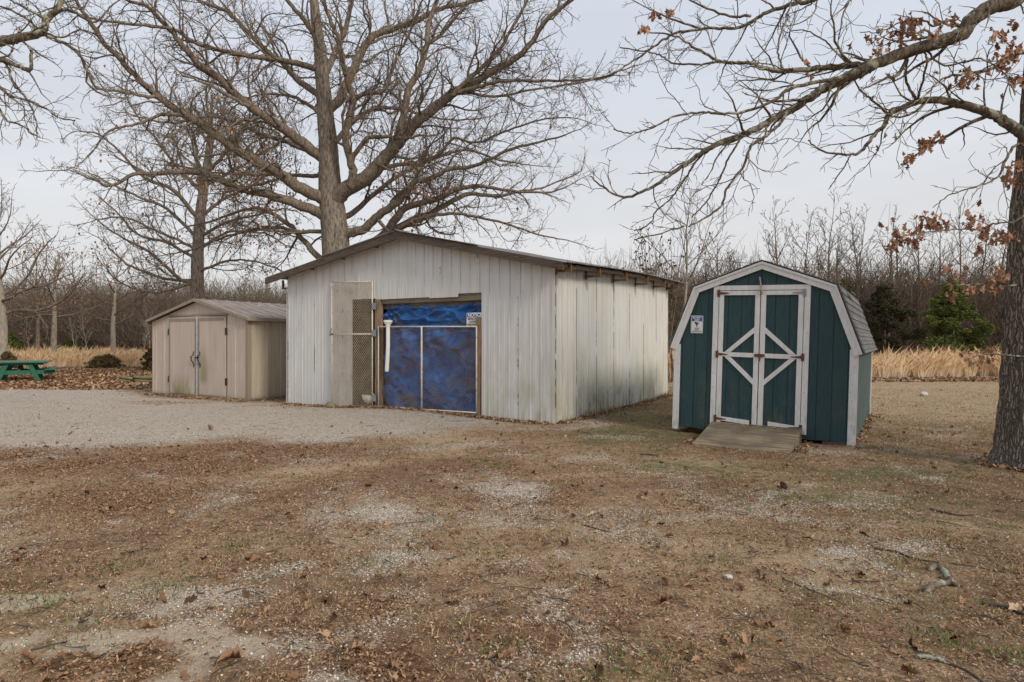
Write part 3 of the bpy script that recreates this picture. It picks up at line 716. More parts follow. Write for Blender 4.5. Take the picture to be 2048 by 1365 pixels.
x = np.concatenate(dx_); y = np.concatenate(dy_); me = leaves_mesh('leaf_drift', np.stack([x, y, ground_z(x, y)+.015+.02*r.random(len(x))], -1), .05, r, SIMPLE, .6, .7)
tag(link_mesh('leaf_drift', me, M['litter']), 'brown leaves drifted against the shed walls and the trunk foot', 'leaf litter', kind='stuff')
t_ = r.random(2600)*6.4; o_ = np.abs(r.normal(0, .09, 2600)); p_ = B0[None]+WV[None]*t_[:, None]+WU[None]*(.04+o_[:, None]); k_ = r.random(2600) < .15+sstep(.4, .6, fbm(t_*1.3, t_*0, 3))
scatter_blades('wall_weeds', p_[k_, 0], p_[k_, 1], r, .05, .20, .006, M['blade'], (8, 60), np.clip(r.random(k_.sum())*1.25, 0, 1), 'weeds and dry grass growing along the foot of the side wall', 'weeds')
# golden broomsedge fields
def sedge(name, x0, x1, yfun, depth, n, seed, label, hmin=0.65, hmax=1.15, lean=0.15):
    r = np.random.default_rng(seed); nt = n//26; tx = x0+(x1-x0)*r.random(nt); ty = yfun(tx)+depth*r.random(nt)**1.5+np.abs(r.normal(0, .5, nt)); dn = fbm(tx*0.9+4, ty*0.5+2, 4)
    k = r.random(nt) < sstep(0.25, 0.55, dn)+0.30; tx, ty, dn = tx[k], ty[k], dn[k]; nt = len(tx); th = (0.55+0.75*dn)*(0.8+.45*r.random(nt)); tt0 = r.random(nt)
    ti = np.repeat(np.arange(nt), 26); n = len(ti); az = r.random(n)*6.28; q = r.random(n)**.7
    x = tx[ti]+np.cos(az)*q*.16; y = ty[ti]+np.sin(az)*q*.16; z = ground_z(x, y); H = (hmin+(hmax-hmin)*r.random(n))*th[ti]*(1.1-.35*q)
    ln = (lean+.28*q)*(0.5+r.random(n)); wind = .10+.08*np.sin(x*.5); dx = np.cos(az)*ln+wind; dy = np.sin(az)*ln; wd = 0.005+0.006*r.random(n)
    b = np.stack([x, y, z], -1); m1 = b+np.stack([dx*H*.35, dy*H*.3, H*.55], -1); t1 = b+np.stack([dx*H*1.5, dy*H*1.2, H*(1.0-.45*ln)], -1)
    s = np.stack([wd, 0*wd, 0*wd], -1); s2 = s*2.0
    V = np.stack([b-s, b+s, m1+s, m1-s, m1*.45+t1*.55+s2, m1*.45+t1*.55-s2, t1], 1).reshape(-1, 3); i = np.arange(n)[:, None]*7
    tt = np.clip(0.10+0.45*tt0[ti]+.25*r.random(n), 0, .8)
    T = np.stack([tt*0+1, tt*0+1, tt*.6+.3, tt*.6+.3, tt, tt, tt], 1).ravel()
    me = fast_mesh(name, V, [np.concatenate([i+np.array([0,1,2,3]), i+np.array([3,2,4,5])]), i+np.array([5,4,6])], T)
    tag(link_mesh(name, me, M['sedge']), label, 'tall grass', kind='stuff')
sedge('tall_dry_grass', -62, 4, lambda x: 34.8+0.03*x+1.3*fbm(x*.35, x*0+3, 4)*2, 26, 78000, 21, 'field of tall golden dry grass left of the tan shed', 0.7, 1.1)
sedge('tall_plume_grass', 4, 44, lambda x: 25.0+0.05*x+0.7*np.sin(x*.7), 9, 44000, 22, 'tall golden plume grass between the green shed and the big tree', 0.8, 1.3, 0.2)
r = np.random.default_rng(24); n = 5200; x = 5+24*r.random(n); y = 23.2+2.6*r.random(n); me = leaves_mesh('field_edge_leaves', np.stack([x, y, ground_z(x, y)+.03], -1), .12, r, SIMPLE, .5, .5)
tag(link_mesh('field_edge_leaves', me, M['litter']), 'brown leaves gathered along the lower edge of the plume grass', 'leaf litter', kind='stuff')

# ------------------------------------------------------------------ white metal building
ang = math.atan2(-0.525, 0.851)
barn = empty('metal_building', (WA[0], WA[1], 0), (0, 0, ang))
tag(barn, 'large weathered white ribbed metal building with open front bay', 'outbuilding')
def roof_z(u, v):
    t_ = (v+0.3)/7.3; e = 2.86+0.16*t_
    z = np.where(u < 3.7, 3.74-(3.7-u)*(0.74/4.15), 3.74-(u-3.7)*((3.74-e)/3.9))
    bul = 0.085*np.sin(np.pi*np.clip(t_, 0, 1))*np.where(u > 3.7, 1.0, 0.3)*0.7
    return z+bul
def rib_profile(a, b, cuts=(), seed=0):
    r = random.Random(seed); pts = []
    k = 0; x = a
    P = [a, b]; off = {a: 0.0, b: 0.0}
    pos = a+0.06
    while pos < b-0.05:
        big = (k % 2 == 0)
        h = 0.010 if big else 0.003; w_ = 0.024 if big else 0.014
        for dx, hh in ((-w_, 0), (-w_*.45, h), (w_*.45, h), (w_, 0)):
            p = round(pos+dx+r.uniform(-.002, .002), 4)
            if a < p < b: off[p] = hh
        pos += 0.23/ (1 if big else 1) * (0.5 if k % 2 == 0 else 0.5); k += 1
    xs = sorted(off)
    for c in cuts:
        if c not in off:
            lo = max(q for q in xs if q < c); hi = min(q for q in xs if q > c); tt = (c-lo)/(hi-lo); off[c] = off[lo]*(1-tt)+off[hi]*tt
    return sorted(off.items())
def ribbed(profile, zb, zt, axis, base, sgn, mb):
    """axis 0: runs along x at y=base ; 1: along y at x=base. offset outward sgn"""
    for (p0, o0), (p1, o1) in zip(profile[:-1], profile[1:]):
        mid = (p0+p1)/2
        b = zb(mid)
        if b is None: continue
        b0, b1 = b, b
        t0_, t1_ = zt(p0), zt(p1)
        if axis == 0: vs = [(p0, base+sgn*o0, b0), (p1, base+sgn*o1, b1), (p1, base+sgn*o1, t1_), (p0, base+sgn*o0, t0_)]
        else: vs = [(base+sgn*o0, p0, b0), (base+sgn*o1, p1, b1), (base+sgn*o1, p1, t1_), (base+sgn*o0, p0, t0_)]
        mb.add(vs, [(0, 1, 2, 3)])
GAP0, GAP1, OP0, OP1 = 2.17, 2.86, 2.90, 5.64
def zb_front(u):
    if GAP0 < u < GAP1: return 2.42
    if OP0 < u < 4.35: return 2.395
    if 4.35 < u < 5.08: return 2.375
    if 5.08 < u < OP1: return 2.44
    return -0.1
prof = rib_profile(0.0, 7.22, (GAP0, GAP1, OP0, OP1, 4.35, 5.08), 1)
mb = MB(); ribbed(prof, zb_front, lambda u: float(roof_z(np.array(u), 0.0))-0.05, 0, 0.0, -1, mb)
fw = mb.build('front_wall', M['white_front'], barn)
tag(fw, 'front wall of vertical painted metal sheets')
mb = MB(); ribbed(rib_profile(0.0, 6.5, (), 2), lambda v: -0.1, lambda v: float(roof_z(np.array(7.22), v))-0.04, 1, 7.22, 1, mb)
sw = mb.build('side_wall', M['white_side'], barn); tag(sw, 'cream-stained long side wall')
mb = MB(); ribbed(rib_profile(0.0, 6.5, (), 3), lambda v: -0.1, lambda v: float(roof_z(np.array(0.0), v))-0.04, 1, 0.0, -1, mb)
ribbed(rib_profile(0.0, 7.22, (), 4), lambda u: -0.1, lambda u: float(roof_z(np.array(u), 6.5))-0.04, 0, 6.5, 1, mb)
mb.build('rear_wall', M['white_side'], barn)
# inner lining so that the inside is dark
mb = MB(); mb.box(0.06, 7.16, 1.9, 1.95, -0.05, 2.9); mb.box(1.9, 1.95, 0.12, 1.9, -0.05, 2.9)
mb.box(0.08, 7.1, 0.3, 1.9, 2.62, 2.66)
mb.build('shade_lining', M['dark_inside'], barn)
mb = MB()
for i in range(5): mb.box(2.2+i*0.16, 2.2+i*0.16+0.12, 1.2, 1.24, 0.0, 1.0+0.15*(i % 3))
mb.build('coop_partition', mat_wood('rust_stained_boards', (0.09, 0.035, 0.012), (0.22, 0.08, 0.025), (0.05, 0.035, 0.02), axis=2), barn)
# roof: two corrugated sheets rows per slope
def corrug(u0, u1, v0, v1, nu, lift, name, seed):
    r = np.random.default_rng(seed)
    vs = np.arange(v0, v1+1e-6, 0.0175); us = np.linspace(u0, u1, nu)
    U, Vv = np.meshgrid(us, vs, indexing='ij')
    Z = roof_z(U, Vv)+lift+0.011*np.sin(Vv/0.07*2*np.pi)+0.018*(fbm(U*1.1+seed, Vv*1.3, 3)-0.5)
    top = np.stack([U, Vv, Z], -1).reshape(-1, 3); bot = top.copy(); bot[:, 2] -= 0.006
    a, b = len(us), len(vs); i = (np.arange(a-1)[:, None]*b+np.arange(b-1)[None, :]).ravel()
    Q = np.stack([i, i+b, i+b+1, i+1], -1); n = a*b
    e = []
    for j in range(b-1):
        e += [(j, j+1, n+j+1, n+j), ((a-1)*b+j+1, (a-1)*b+j, n+(a-1)*b+j, n+(a-1)*b+j+1)]
    for j in range(a-1):
        e += [((j+1)*b, j*b, n+j*b, n+(j+1)*b), (j*b+b-1, (j+1)*b+b-1, n+(j+1)*b+b-1, n+j*b+b-1)]
    return fast_mesh(name, np.concatenate([top, bot]), [Q, Q[:, ::-1]+n, np.array(e)])
for (a, b, c, d, l, s_) in ((3.70, 5.75, -0.34, 7.0, 0.035, 1), (5.65, 7.62, -0.30, 7.02, 0.020, 2), (1.5, 3.70, -0.33, 7.0, 0.035, 3), (-0.45, 1.6, -0.30, 7.0, 0.020, 4)):
    link_mesh('roof', corrug(a, b, c, d, 14, l, 'roof', s_), M['roof_metal'], barn)
mb = MB()
mb.add([(3.52, -0.36, 3.74), (3.70, -0.36, 3.80), (3.88, -0.36, 3.735), (3.52, 7.02, 3.76), (3.70, 7.02, 3.825), (3.88, 7.02, 3.765)], [(0, 3, 4, 1), (1, 4, 5, 2)])
mb.build('ridge_cap', M['roof_metal'], barn)
# fascia boards on the front rakes, wall trim under eaves
mb = MB(); mb.prism([(-0.44, 2.86), (-0.44, 3.0), (3.70, 3.755), (3.70, 3.60)][::-1], -0.30, -0.26)
mb.build('fascia_board', M['fascia'], barn)
mb = MB(); mb.prism([(3.702, 3.60), (3.702, 3.75), (7.56, 2.875), (7.56, 2.74)][::-1], -0.305, -0.262)
mb.build('fascia_board', M['fascia'], barn)
# purlins under the overhang (front and right eave)
for u in (0.0, 0.9, 1.9, 2.9, 3.65, 4.5, 5.5, 6.5):
    z = float(roof_z(np.array(u), 0.0)); MB().box(u, u+0.05, -0.26, 0.05, z-0.10, z-0.012).build('purlin_end', M['old_wood'], barn)
mb = MB(); 
for v in np.arange(-0.25, 6.8, 0.6):
    z0 = float(roof_z(np.array(7.56), v)); mb.box(7.44, 7.50, v, min(v+0.598, 6.95), z0-0.06, z0-0.005)
mb.build('eave_board', M['old_wood'], barn)
for v, zq in ((0.03, 2.765), (1.30, 2.775), (2.68, 2.81), (4.0, 2.83), (5.25, 2.86), (6.3, 2.89)):
    z1 = float(roof_z(np.array(7.25), v)); z0 = float(roof_z(np.array(7.52), v)); b = MB()
    b.bar((7.24, v, zq), (7.56, v, zq), 0.06, 0.045); b.bar((7.24, v, z1-0.05), (7.54, v, z0-0.03), 0.05, 0.05)
    b.bar((7.54, v, zq-.02), (7.54, v, z0-0.02), 0.04, 0.045); b.bar((7.258, v, zq-0.06), (7.258, v, z1-0.03), 0.045, 0.024)
    b.build('eave_bracket', M['orange_wood'], barn)
b = MB(); b.bar((-0.03, 0.1, 2.78), (-0.30, 0.1, 2.78), 0.05, 0.04); b.bar((-0.28, 0.1, 2.78), (-0.28, 0.1, 2.98), 0.04, 0.04); b.build('eave_bracket', M['orange_wood'], barn)
# corner trims with flaking paint
b = MB(); b.box(7.19, 7.238, -0.012, 0.0, 0.0, 2.86); b.box(7.226, 7.25, -0.012, 0.04, 0.0, 2.86); b.build('corner_trim', M['white_side'], barn)
b = MB(); rq = random.Random(6)
zc_ = 0.3
while zc_ < 2.75:
    h_ = rq.uniform(.05, .32); MB().box(7.2505, 7.2525, 0.002, .012+rq.uniform(.004, .022), zc_, zc_+h_).build('paint_flake', M['dark_iron'], barn); zc_ += h_+rq.uniform(.02, .25)
b = MB(); b.add([(-0.03, -0.01, -0.05), (0.0, -0.012, -0.05), (0.0, -0.012, 2.8), (-0.02, -0.01, 2.8), (-0.09, 0.03, -0.05), (-0.02, 0.02, 1.3)], [(0, 1, 2, 3), (4, 0, 3, 5)]); b.build('corner_trim', M['white_front'], barn)
# door post and right jamb
b = MB(); b.box(2.865, 3.0, -0.03, 0.09, -0.02, 2.40); b.build('door_post', M['old_wood_v'], barn, bevel=0.004)
b = MB(); b.add([(5.545, -0.02, 0.02), (5.60, -0.02, 0.02), (5.60, 0.03, 0.02), (5.545, 0.03, 0.02), (5.52, -0.02, 1.96), (5.62, -0.02, 1.96), (5.62, 0.03, 1.96), (5.52, 0.03, 1.96)], [(0,3,2,1),(4,5,6,7),(0,1,5,4),(1,2,6,5),(2,3,7,6),(3,0,4,7)]); b.build('jamb_board', M['old_wood_v'], barn)
b = MB(); b.box(2.9, 5.64, 0.05, 0.10, 2.30, 2.46); b.build('header_board', M['old_wood'], barn)
b = MB(); b.box(2.9, 5.64, 0.36, 0.38, 2.0, 2.6); b.build('header_panel', mat_wood('inner_tan_boards', (0.26, 0.19, 0.12), (0.36, 0.27, 0.17)), barn)
b = MB(); b.box(2.88, 5.66, -0.06, 0.25, -0.05, 0.055); b.build('sill', M['old_wood'], barn)

def chain_link(u0, u1, z0, z1, y, r_, pitch, parent, name='wire_mesh', mat=None, zt=None):
    b = []
    W, H = u1-u0, z1-z0
    k = 1.12  # diamonds slightly taller than wide
    c = -H/k
    while c < W:
        for s_ in (1, -1):
            # line u = c + t ; z = t*k  (s=-1 mirrored)
            t0 = max(0, -c); t1 = min(W-c, H/k)
            if t1-t0 < 0.01: continue
            P = []
            nseg = max(2, int((t1-t0)/0.15)+1)
            for q in np.linspace(t0, t1, nseg):
                uu = c+q; uu = uu if s_ == 1 else W-uu
                P.append((u0+uu, y+0.0015*s_+0.006*math.sin(uu*3+q*2), z0+q*k))
            b.append((np.array(P), np.full(nseg, r_), 4))
        c += pitch
    return link_mesh(name, tubes_mesh(name, b), mat or M['wire'], parent)
# small wire door, overlapping the wall
gate = empty('wire_door', (0, 0, 0)); gate.parent = barn
gate.parent = None
def barn_pt(u, v, z): 
    p = WA+WU*u+WV*v; return (p[0], p[1], z)
gate.location = barn_pt(2.84, -0.075, 0.05); gate.rotation_euler = (0, 0, ang)
tag(gate, 'tall narrow chain link door hinged left of the blue tarp', 'gate')
b = MB(); P0, P1, P2, P3 = (-1.24, 0, 0.02), (0, 0, 0.0), (0, 0, 2.73), (-1.24, 0, 2.78)
for a, c in ((P0, P1), (P1, P2), (P2, P3), (P3, P0), ((-1.24, 0, 1.60), (0, 0, 1.60))): b.tube([a, c], [0.016, 0.016], 8)
b.build('door_frame', M['gate_frame'], gate, True)
chain_link(-1.23, -0.01, 0.02, 2.74, 0.0, 0.0040, 0.062, gate)
for z in (2.20, 1.62, 0.22):
    b = MB(); b.box(0.0, 0.12, -0.022, -0.004, z-0.07, z+0.07); b.build('hinge', M['grey_metal'], gate, bevel=0.003)
b = MB(); b.tube([(-1.27, -0.03, 1.62), (-1.25, -0.05, 1.66), (-1.22, -0.03, 1.70), (-1.23, -0.04, 1.75)], [0.008]*4, 6); b.bar((-1.29, -0.02, 1.58), (-1.20, -0.02, 1.62), 0.02, 0.02); b.build('latch', M['rust'], gate)
# low double panel across the bay
pan = empty('wire_panel', barn_pt(3.0, -0.055, 0.07), (0, 0, ang))
tag(pan, 'low chain link gate panel in front of the blue tarp', 'gate')
W_ = 2.56; b = MB()
for a, c in (((0, 0, 0.02), (0, 0, 1.74)), ((W_, 0, 0.04), (W_, 0, 1.71)), ((0, 0, 1.74), (W_, 0, 1.71)), ((0, 0, 0.02), (W_, 0, 0.04))): b.tube([a, c], [0.015, 0.015], 8)
b.build('panel_frame', M['gate_frame'], pan, True)
b = MB(); b.tube([(1.20, -0.01, 0.0), (1.20, -0.01, 1.73)], [0.019, 0.019], 8); b.build('centre_post', M['gate_frame'], pan, True)
chain_link(0.01, W_-0.01, 0.03, 1.72, 0.004, 0.0024, 0.066, pan, 'wire_mesh', M['wire_rusty'])
# wire across the top of the bay
top = empty('header_wire', barn_pt(2.95, 0.12, 2.20), (0, 0, ang)); tag(top, 'strip of poultry wire above the blue tarp', 'wire netting')
chain_link(0, 2.65, 0, 0.24, 0.0, 0.0022, 0.035, top, 'netting')
# tarp
r = np.random.default_rng(31); nu, nz_ = 150, 120
uu = np.linspace(0, 2.62, nu); zz = np.linspace(0, 1, nz_); U, Z = np.meshgrid(uu, zz, indexing='ij')
zt_ = 2.315-0.10*np.sin(np.pi*U/2.62)*0.6-0.03*U/2.62; zc = 0.05+(zt_-0.05)*Z
Y = 0.08*(fbm(U*1.4+2, zc*1.1+5, 4)-0.5)*2
up = sstep(1.45, 1.85, zc); dt_ = zt_-zc
for cx_, sg in ((0.0, 1.0), (2.62, -1.0)):       # folds fanning out of the two tied corners
    dx_c = (U-cx_)*sg; rad_ = np.hypot(dx_c, dt_)+.02; th_ = np.arctan2(dt_, dx_c+.02)
    Y += 0.045*np.exp(-rad_/1.1)*np.clip(rad_*3, 0, 1)*np.sin(th_*17+2.5*fbm(U*1.6+sg, zc*2, 3)+1)
for k_ in range(3):                                # ridged creases
    f_ = fbm(U*(.9+.5*k_)+zc*.8+3*k_, zc*(1.1+.3*k_)-U*.55+5*k_+20, 3)
    Y -= (0.13-.03*k_)*(1-np.abs(2*f_-1)*3.2).clip(0, 1)**1.6*(1-.6*up)
    f_ = fbm(U*(.5+.6*k_)+31+k_, dt_*(3.0+1.5*k_)+U*.4, 3); Y -= 0.05*up*(1-np.abs(2*f_-1)*3.5).clip(0, 1)**1.5
Y += (1-up)*0.05*np.sin((U*1.2+zc*1.5)*3.6+4*fbm(U*1.1+7, zc+3, 3))
Y = np.clip(Y, -.17, .3)
V = np.stack([U, Y, zc], -1).reshape(-1, 3); i = (np.arange(nu-1)[:, None]*nz_+np.arange(nz_-1)[None, :]).ravel()
tarp = link_mesh('tarpaulin', fast_mesh('tarpaulin', V, np.stack([i, i+nz_, i+nz_+1, i+1], -1)), M['tarp'], None, True)
tarp.location = barn_pt(3.0, 0.22, 0); tarp.rotation_euler = (0, 0, ang)
tag(tarp, 'creased blue tarpaulin hung across the open bay', 'tarp')
m_ = tarp.modifiers.new('thick', 'SOLIDIFY'); m_.thickness = 0.002
# pvc feeder pipe
pipe = empty('pipe_feeder', barn_pt(3.31, -0.095, 0.86), (0, 0, ang)); tag(pipe, 'white plastic pipe with a cup top hanging on the wire panel', 'pipe')
b = MB(); b.tube([(-0.055, 0.02, 0.0), (-0.015, 0, 0.25), (0, 0, 0.55), (0, 0, 1.0)], [0.042]*4, 16, False); b.build('pipe', M['pvc'], pipe, True)
b = MB(); b.tube([(0, 0, 0.95), (0, 0, 0.99), (0, 0, 1.0), (0, 0, 1.03), (0, 0, 1.031), (0, 0, 1.08)], [0.05, 0.052, 0.07, 0.078, 0.092, 0.095], 18); b.build('cup', M['pvc'], pipe, False)

# text helper
def text_obj(name, s, size, loc, mat, parent, sx=1.0, depth=0.001, bold=0.0, align='CENTER'):
    cu = bpy.data.curves.new(name, 'FONT'); cu.body = s; cu.size = size; cu.extrude = depth; cu.offset = bold
    cu.align_x = align; cu.align_y = 'CENTER'
    tmp = bpy.data.objects.new('tmp', cu); COL.objects.link(tmp)
    dg = bpy.context.evaluated_depsgraph_get(); me = bpy.data.meshes.new_from_object(tmp.evaluated_get(dg))
    bpy.data.objects.remove(tmp); me.materials.clear()
    o = link_mesh(name, me, mat, parent); o.location = loc; o.rotation_euler = (R(90), 0, 0); o.scale = (sx, 1, 1)
    return o
# NOTICE sign
sg = empty('notice_sign', barn_pt(5.27, 0.02, 1.78), (0, 0, ang)); tag(sg, 'white sign with blue NOTICE header beside the blue tarp', 'sign')
b = MB(); b.box(0, 0.39, 0, 0.003, -0.005, 0.275); b.build('panel', M['sign_white'], sg)
b = MB(); b.box(0.012, 0.378, -0.003, -0.0005, 0.185, 0.265); b.build('header', M['sign_blue'], sg)
text_obj('lettering', 'NOTICE', 0.098, (0.20, -0.005, 0.224), M['sign_letter'], sg, 0.93, 0.001, 0.003)
text_obj('lettering', 'RESTRICTED AREA', 0.055, (0.195, -0.002, 0.150), M['sign_black'], sg, 0.72, 0.001, 0.001)
text_obj('lettering', 'AUTHORIZED', 0.055, (0.195, -0.002, 0.095), M['sign_black'], sg, 0.75, 0.001, 0.001)
text_obj('lettering', 'PERSONNEL ONLY', 0.055, (0.195, -0.002, 0.040), M['sign_black'], sg, 0.75, 0.001, 0.001)

# hen
hen = empty('hen', barn_pt(2.56, 0.10, 0.07), (0, 0, ang)); hen.scale = (.85, .85, .85); tag(hen, 'white hen standing inside the narrow wire door', 'hen')
b = MB()
b.tube([(-0.22, 0, 0.27), (-0.19, 0, 0.25), (-0.14, 0, 0.22), (-0.08, 0, 0.19), (0.0, 0, 0.175), (0.07, 0, 0.185), (0.12, 0, 0.21), (0.15, 0, 0.245), (0.165, 0, 0.275), (0.18, 0, 0.30), (0.20, 0, 0.305), (0.215, 0, 0.30)],
       [0.02, 0.045, 0.075, 0.10, 0.115, 0.105, 0.08, 0.055, 0.042, 0.036, 0.026, 0.01], 14)
b.build('body', M['feather'], hen, True)
for s_ in (-1, 1):
    b = MB(); b.tube([(-0.13, s_*0.075, 0.2), (-0.06, s_*0.105, 0.19), (0.02, s_*0.112, 0.18), (0.07, s_*0.09, 0.19)], [0.02, 0.045, 0.05, 0.02], 8); b.build('wing', M['feather'], hen, True)
    b = MB(); b.tube([(0.0, s_*0.05, 0.10), (0.01, s_*0.05, 0.04), (0.0, s_*0.05, 0.0)], [0.012, 0.008, 0.008], 6)
    for a in (-0.5, 0, 0.5): b.tube([(0, s_*0.05, 0.004), (0.045*math.cos(a), s_*0.05+0.045*math.sin(a), 0.003)], [0.006, 0.003], 5)
    b.build('leg', M['beak'], hen, True)
b = MB(); b.prism([(0.17, 0.325), (0.215, 0.318), (0.212, 0.345), (0.203, 0.333), (0.197, 0.355), (0.188, 0.338), (0.18, 0.352)], -0.004, 0.004); b.build('comb', M['comb'], hen); MB().tube([(0.212, 0, 0.29), (0.212, 0, 0.262)], [0.009, 0.011], 6).build('wattle', M['comb'], hen)
b = MB(); b.tube([(0.215, 0, 0.302), (0.245, 0, 0.293)], [0.01, 0.002], 6); b.build('beak', M['beak'], hen)
# stump stone holding the door
def rock(name, loc, s, mat, label, cat, seed=1):
    import bmesh
    bm = bmesh.new(); bmesh.ops.create_icosphere(bm, subdivisions=3, radius=1)
    r = random.Random(seed); ox = r.random()*50
    for v in bm.verts:
        n = 0.75+0.5*float(fbm(np.array(v.co.x*1.3+ox+v.co.z), np.array(v.co.y*1.3+ox), 3)); v.co *= n; v.co.x *= s[0]; v.co.y *= s[1]; v.co.z *= s[2]
    me = bpy.data.meshes.new(name); bm.to_mesh(me); bm.free(); o = link_mesh(name, me, mat, None, True); o.location = loc; tag(o, label, cat); return o
rock('stone', barn_pt(1.68, -0.2, 0.06), (0.11, 0.08, 0.085), mat_plain('brown_stone', (0.22, 0.17, 0.11), 0.9, 0, 0.3, 12), 'brown stone at the foot of the narrow wire door', 'stone', 2)
c = GP(1848, 792); rock('stone', (c[0], c[1], 0.05), (0.10, 0.08, 0.07), M['stone'], 'small white stone lying on the lawn right of the green shed', 'stone', 4)
c = GP(1457, 1158); rock('stone', (c[0], c[1], 0.012), (0.028, 0.022, 0.016), M['stone'], 'pale pebble lying in front of the lichened stick', 'stone', 7)

# ------------------------------------------------------------------ green barn shed
roll = R(1.7)
SL = np.array([2.686, 10.647])
shed = empty('barn_shed', (SL[0], SL[1], 0.094)); shed.rotation_euler = (Matrix.Rotation(ang, 4, 'Z') @ Matrix.Rotation(roll, 4, 'Y')).to_euler()
tag(shed, 'dark green gambrel barn shed with white trim and double doors', 'shed')
PW = [(-0.105, 1.31), (0.262, 2.315), (1.325, 2.705), (2.388, 2.315), (2.755, 1.31)]   # roof outer line
SD = 4.45
def inset(P, d):
    out = []
    for i, (x_, z_) in enumerate(P):
        n = []
        for a, b_ in ((i-1, i), (i, i+1)):
            if 0 <= a and b_ < len(P):
                dx, dz = P[b_][0]-P[a][0], P[b_][1]-P[a][1]; l = math.hypot(dx, dz); n.append((dz/l, -dx/l))
        if len(n) == 1: out.append((x_+n[0][0]*d, z_+n[0][1]*d))
        else:
            bx, bz = n[0][0]+n[1][0], n[0][1]+n[1][1]; k_ = 2*d/(bx*bx+bz*bz); out.append((x_+bx*k_, z_+bz*k_))
    return out
W1 = inset(PW, 0.045)
def wall_top(x_, P):
    for (x0, z0), (x1, z1) in zip(P[:-1], P[1:]):
        if x0 <= x_ <= x1: return z0+(z1-z0)*(x_-x0)/(x1-x0)
    return P[0][1]
# front siding with grooves
def siding(mb, a, b_, zbf, ztf, axis, base, sgn, step=0.203, start=0.1):
    xs = {a: 0.0, b_: 0.0}; p = a+start
    while p < b_-0.02:
        for dx, o_ in ((-0.008, 0), (-0.005, 0.009), (0.005, 0.009), (0.008, 0)): xs[round(p+dx, 4)] = o_
        p += step
    for x_, _z in W1: 
        if a < x_ < b_ and axis == 0: xs.setdefault(round(x_, 4), 0.0)
    L_ = sorted(xs.items())
    for (p0, o0), (p1, o1) in zip(L_[:-1], L_[1:]):
        if axis == 0: vs = [(p0, base-sgn*o0, zbf(p0)), (p1, base-sgn*o1, zbf(p1)), (p1, base-sgn*o1, ztf(p1)), (p0, base-sgn*o0, ztf(p0))]
        else: vs = [(base-sgn*o0, p0, zbf(p0)), (base-sgn*o1, p1, zbf(p1)), (base-sgn*o1, p1, ztf(p1)), (base-sgn*o0, p0, ztf(p0))]
        mb.add(vs, [(0, 1, 2, 3)])
zlow = lambda x_: -0.005+0.012*math.sin(x_*9)+0.008*math.sin(x_*23)
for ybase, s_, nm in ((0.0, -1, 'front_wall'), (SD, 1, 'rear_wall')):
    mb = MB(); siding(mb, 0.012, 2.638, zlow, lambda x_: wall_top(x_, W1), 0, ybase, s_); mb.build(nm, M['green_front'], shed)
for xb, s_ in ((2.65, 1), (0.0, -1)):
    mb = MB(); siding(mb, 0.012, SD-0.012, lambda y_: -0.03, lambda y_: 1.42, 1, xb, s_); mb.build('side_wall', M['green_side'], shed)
# roof shell: four strips, thick, built with stepped shingle courses
mb = MB()
Y0, Y1 = -0.06, SD+0.06
def roof_strip(mb, A, B, n, th=0.018):
    ax, az = A; bx, bz = B; dx, dz = bx-ax, bz-az; l = math.hypot(dx, dz); nx_, nz2 = -dz/l, dx/l
    if nz2 < 0: nx_, nz2 = -nx_, -nz2
    for i in range(n):
        t0_, t1_ = i/n, (i+1)/n
        p0 = (ax+dx*t0_, az+dz*t0_); p1 = (ax+dx*t1_, az+dz*t1_)
        q0 = (p0[0]+nx_*th, p0[1]+nz2*th); q1 = (p1[0]+nx_*0.006, p1[1]+nz2*0.006)   # A is the lower edge: thick at the butt
        mb.add([(p0[0], Y0, p0[1]), (p1[0], Y0, p1[1]), (q1[0], Y0, q1[1]), (q0[0], Y0, q0[1]), (p0[0], Y1, p0[1]), (p1[0], Y1, p1[1]), (q1[0], Y1, q1[1]), (q0[0], Y1, q0[1])],
               [(0, 1, 2, 3), (7, 6, 5, 4), (3, 2, 6, 7), (0, 4, 5, 1), (0, 3, 7, 4), (1, 5, 6, 2)])
I = inset(PW, 0.012)
roof_strip(mb, I[4], I[3], 8); roof_strip(mb, I[0], I[1], 8); roof_strip(mb, I[1], I[2], 8); roof_strip(mb, I[3], I[2], 8)
mb.build('roof', M['shingle'], shed)
mb = MB(); IU = inset(PW, 0.015); IL = inset(PW, 0.040)
for a in range(4):
    mb.add([(IU[a][0], Y0+.01, IU[a][1]), (IU[a+1][0], Y0+.01, IU[a+1][1]), (IL[a+1][0], Y0+.01, IL[a+1][1]), (IL[a][0], Y0+.01, IL[a][1]),
            (IU[a][0], Y1-.01, IU[a][1]), (IU[a+1][0], Y1-.01, IU[a+1][1]), (IL[a+1][0], Y1-.01, IL[a+1][1]), (IL[a][0], Y1-.01, IL[a][1])],
           [(0, 1, 2, 3), (7, 6, 5, 4), (0, 4, 5, 1), (3, 2, 6, 7)])
mb.build('roof_deck', M['roof_edge_gap_shade'], shed)
b = MB(); b.add([(2.49, 1.0, 2.24), (2.47, 1.0, 2.29), (2.50, 1.9, 2.24), (2.48, 1.9, 2.29), (2.52, 1.0, 2.24), (2.52, 1.9, 2.24)], [(0, 1, 3, 2), (1, 4, 5, 3), (0, 4, 1), (2, 3, 5), (0, 2, 5, 4)]); b.build('roof_vent', M['old_wood'], shed)
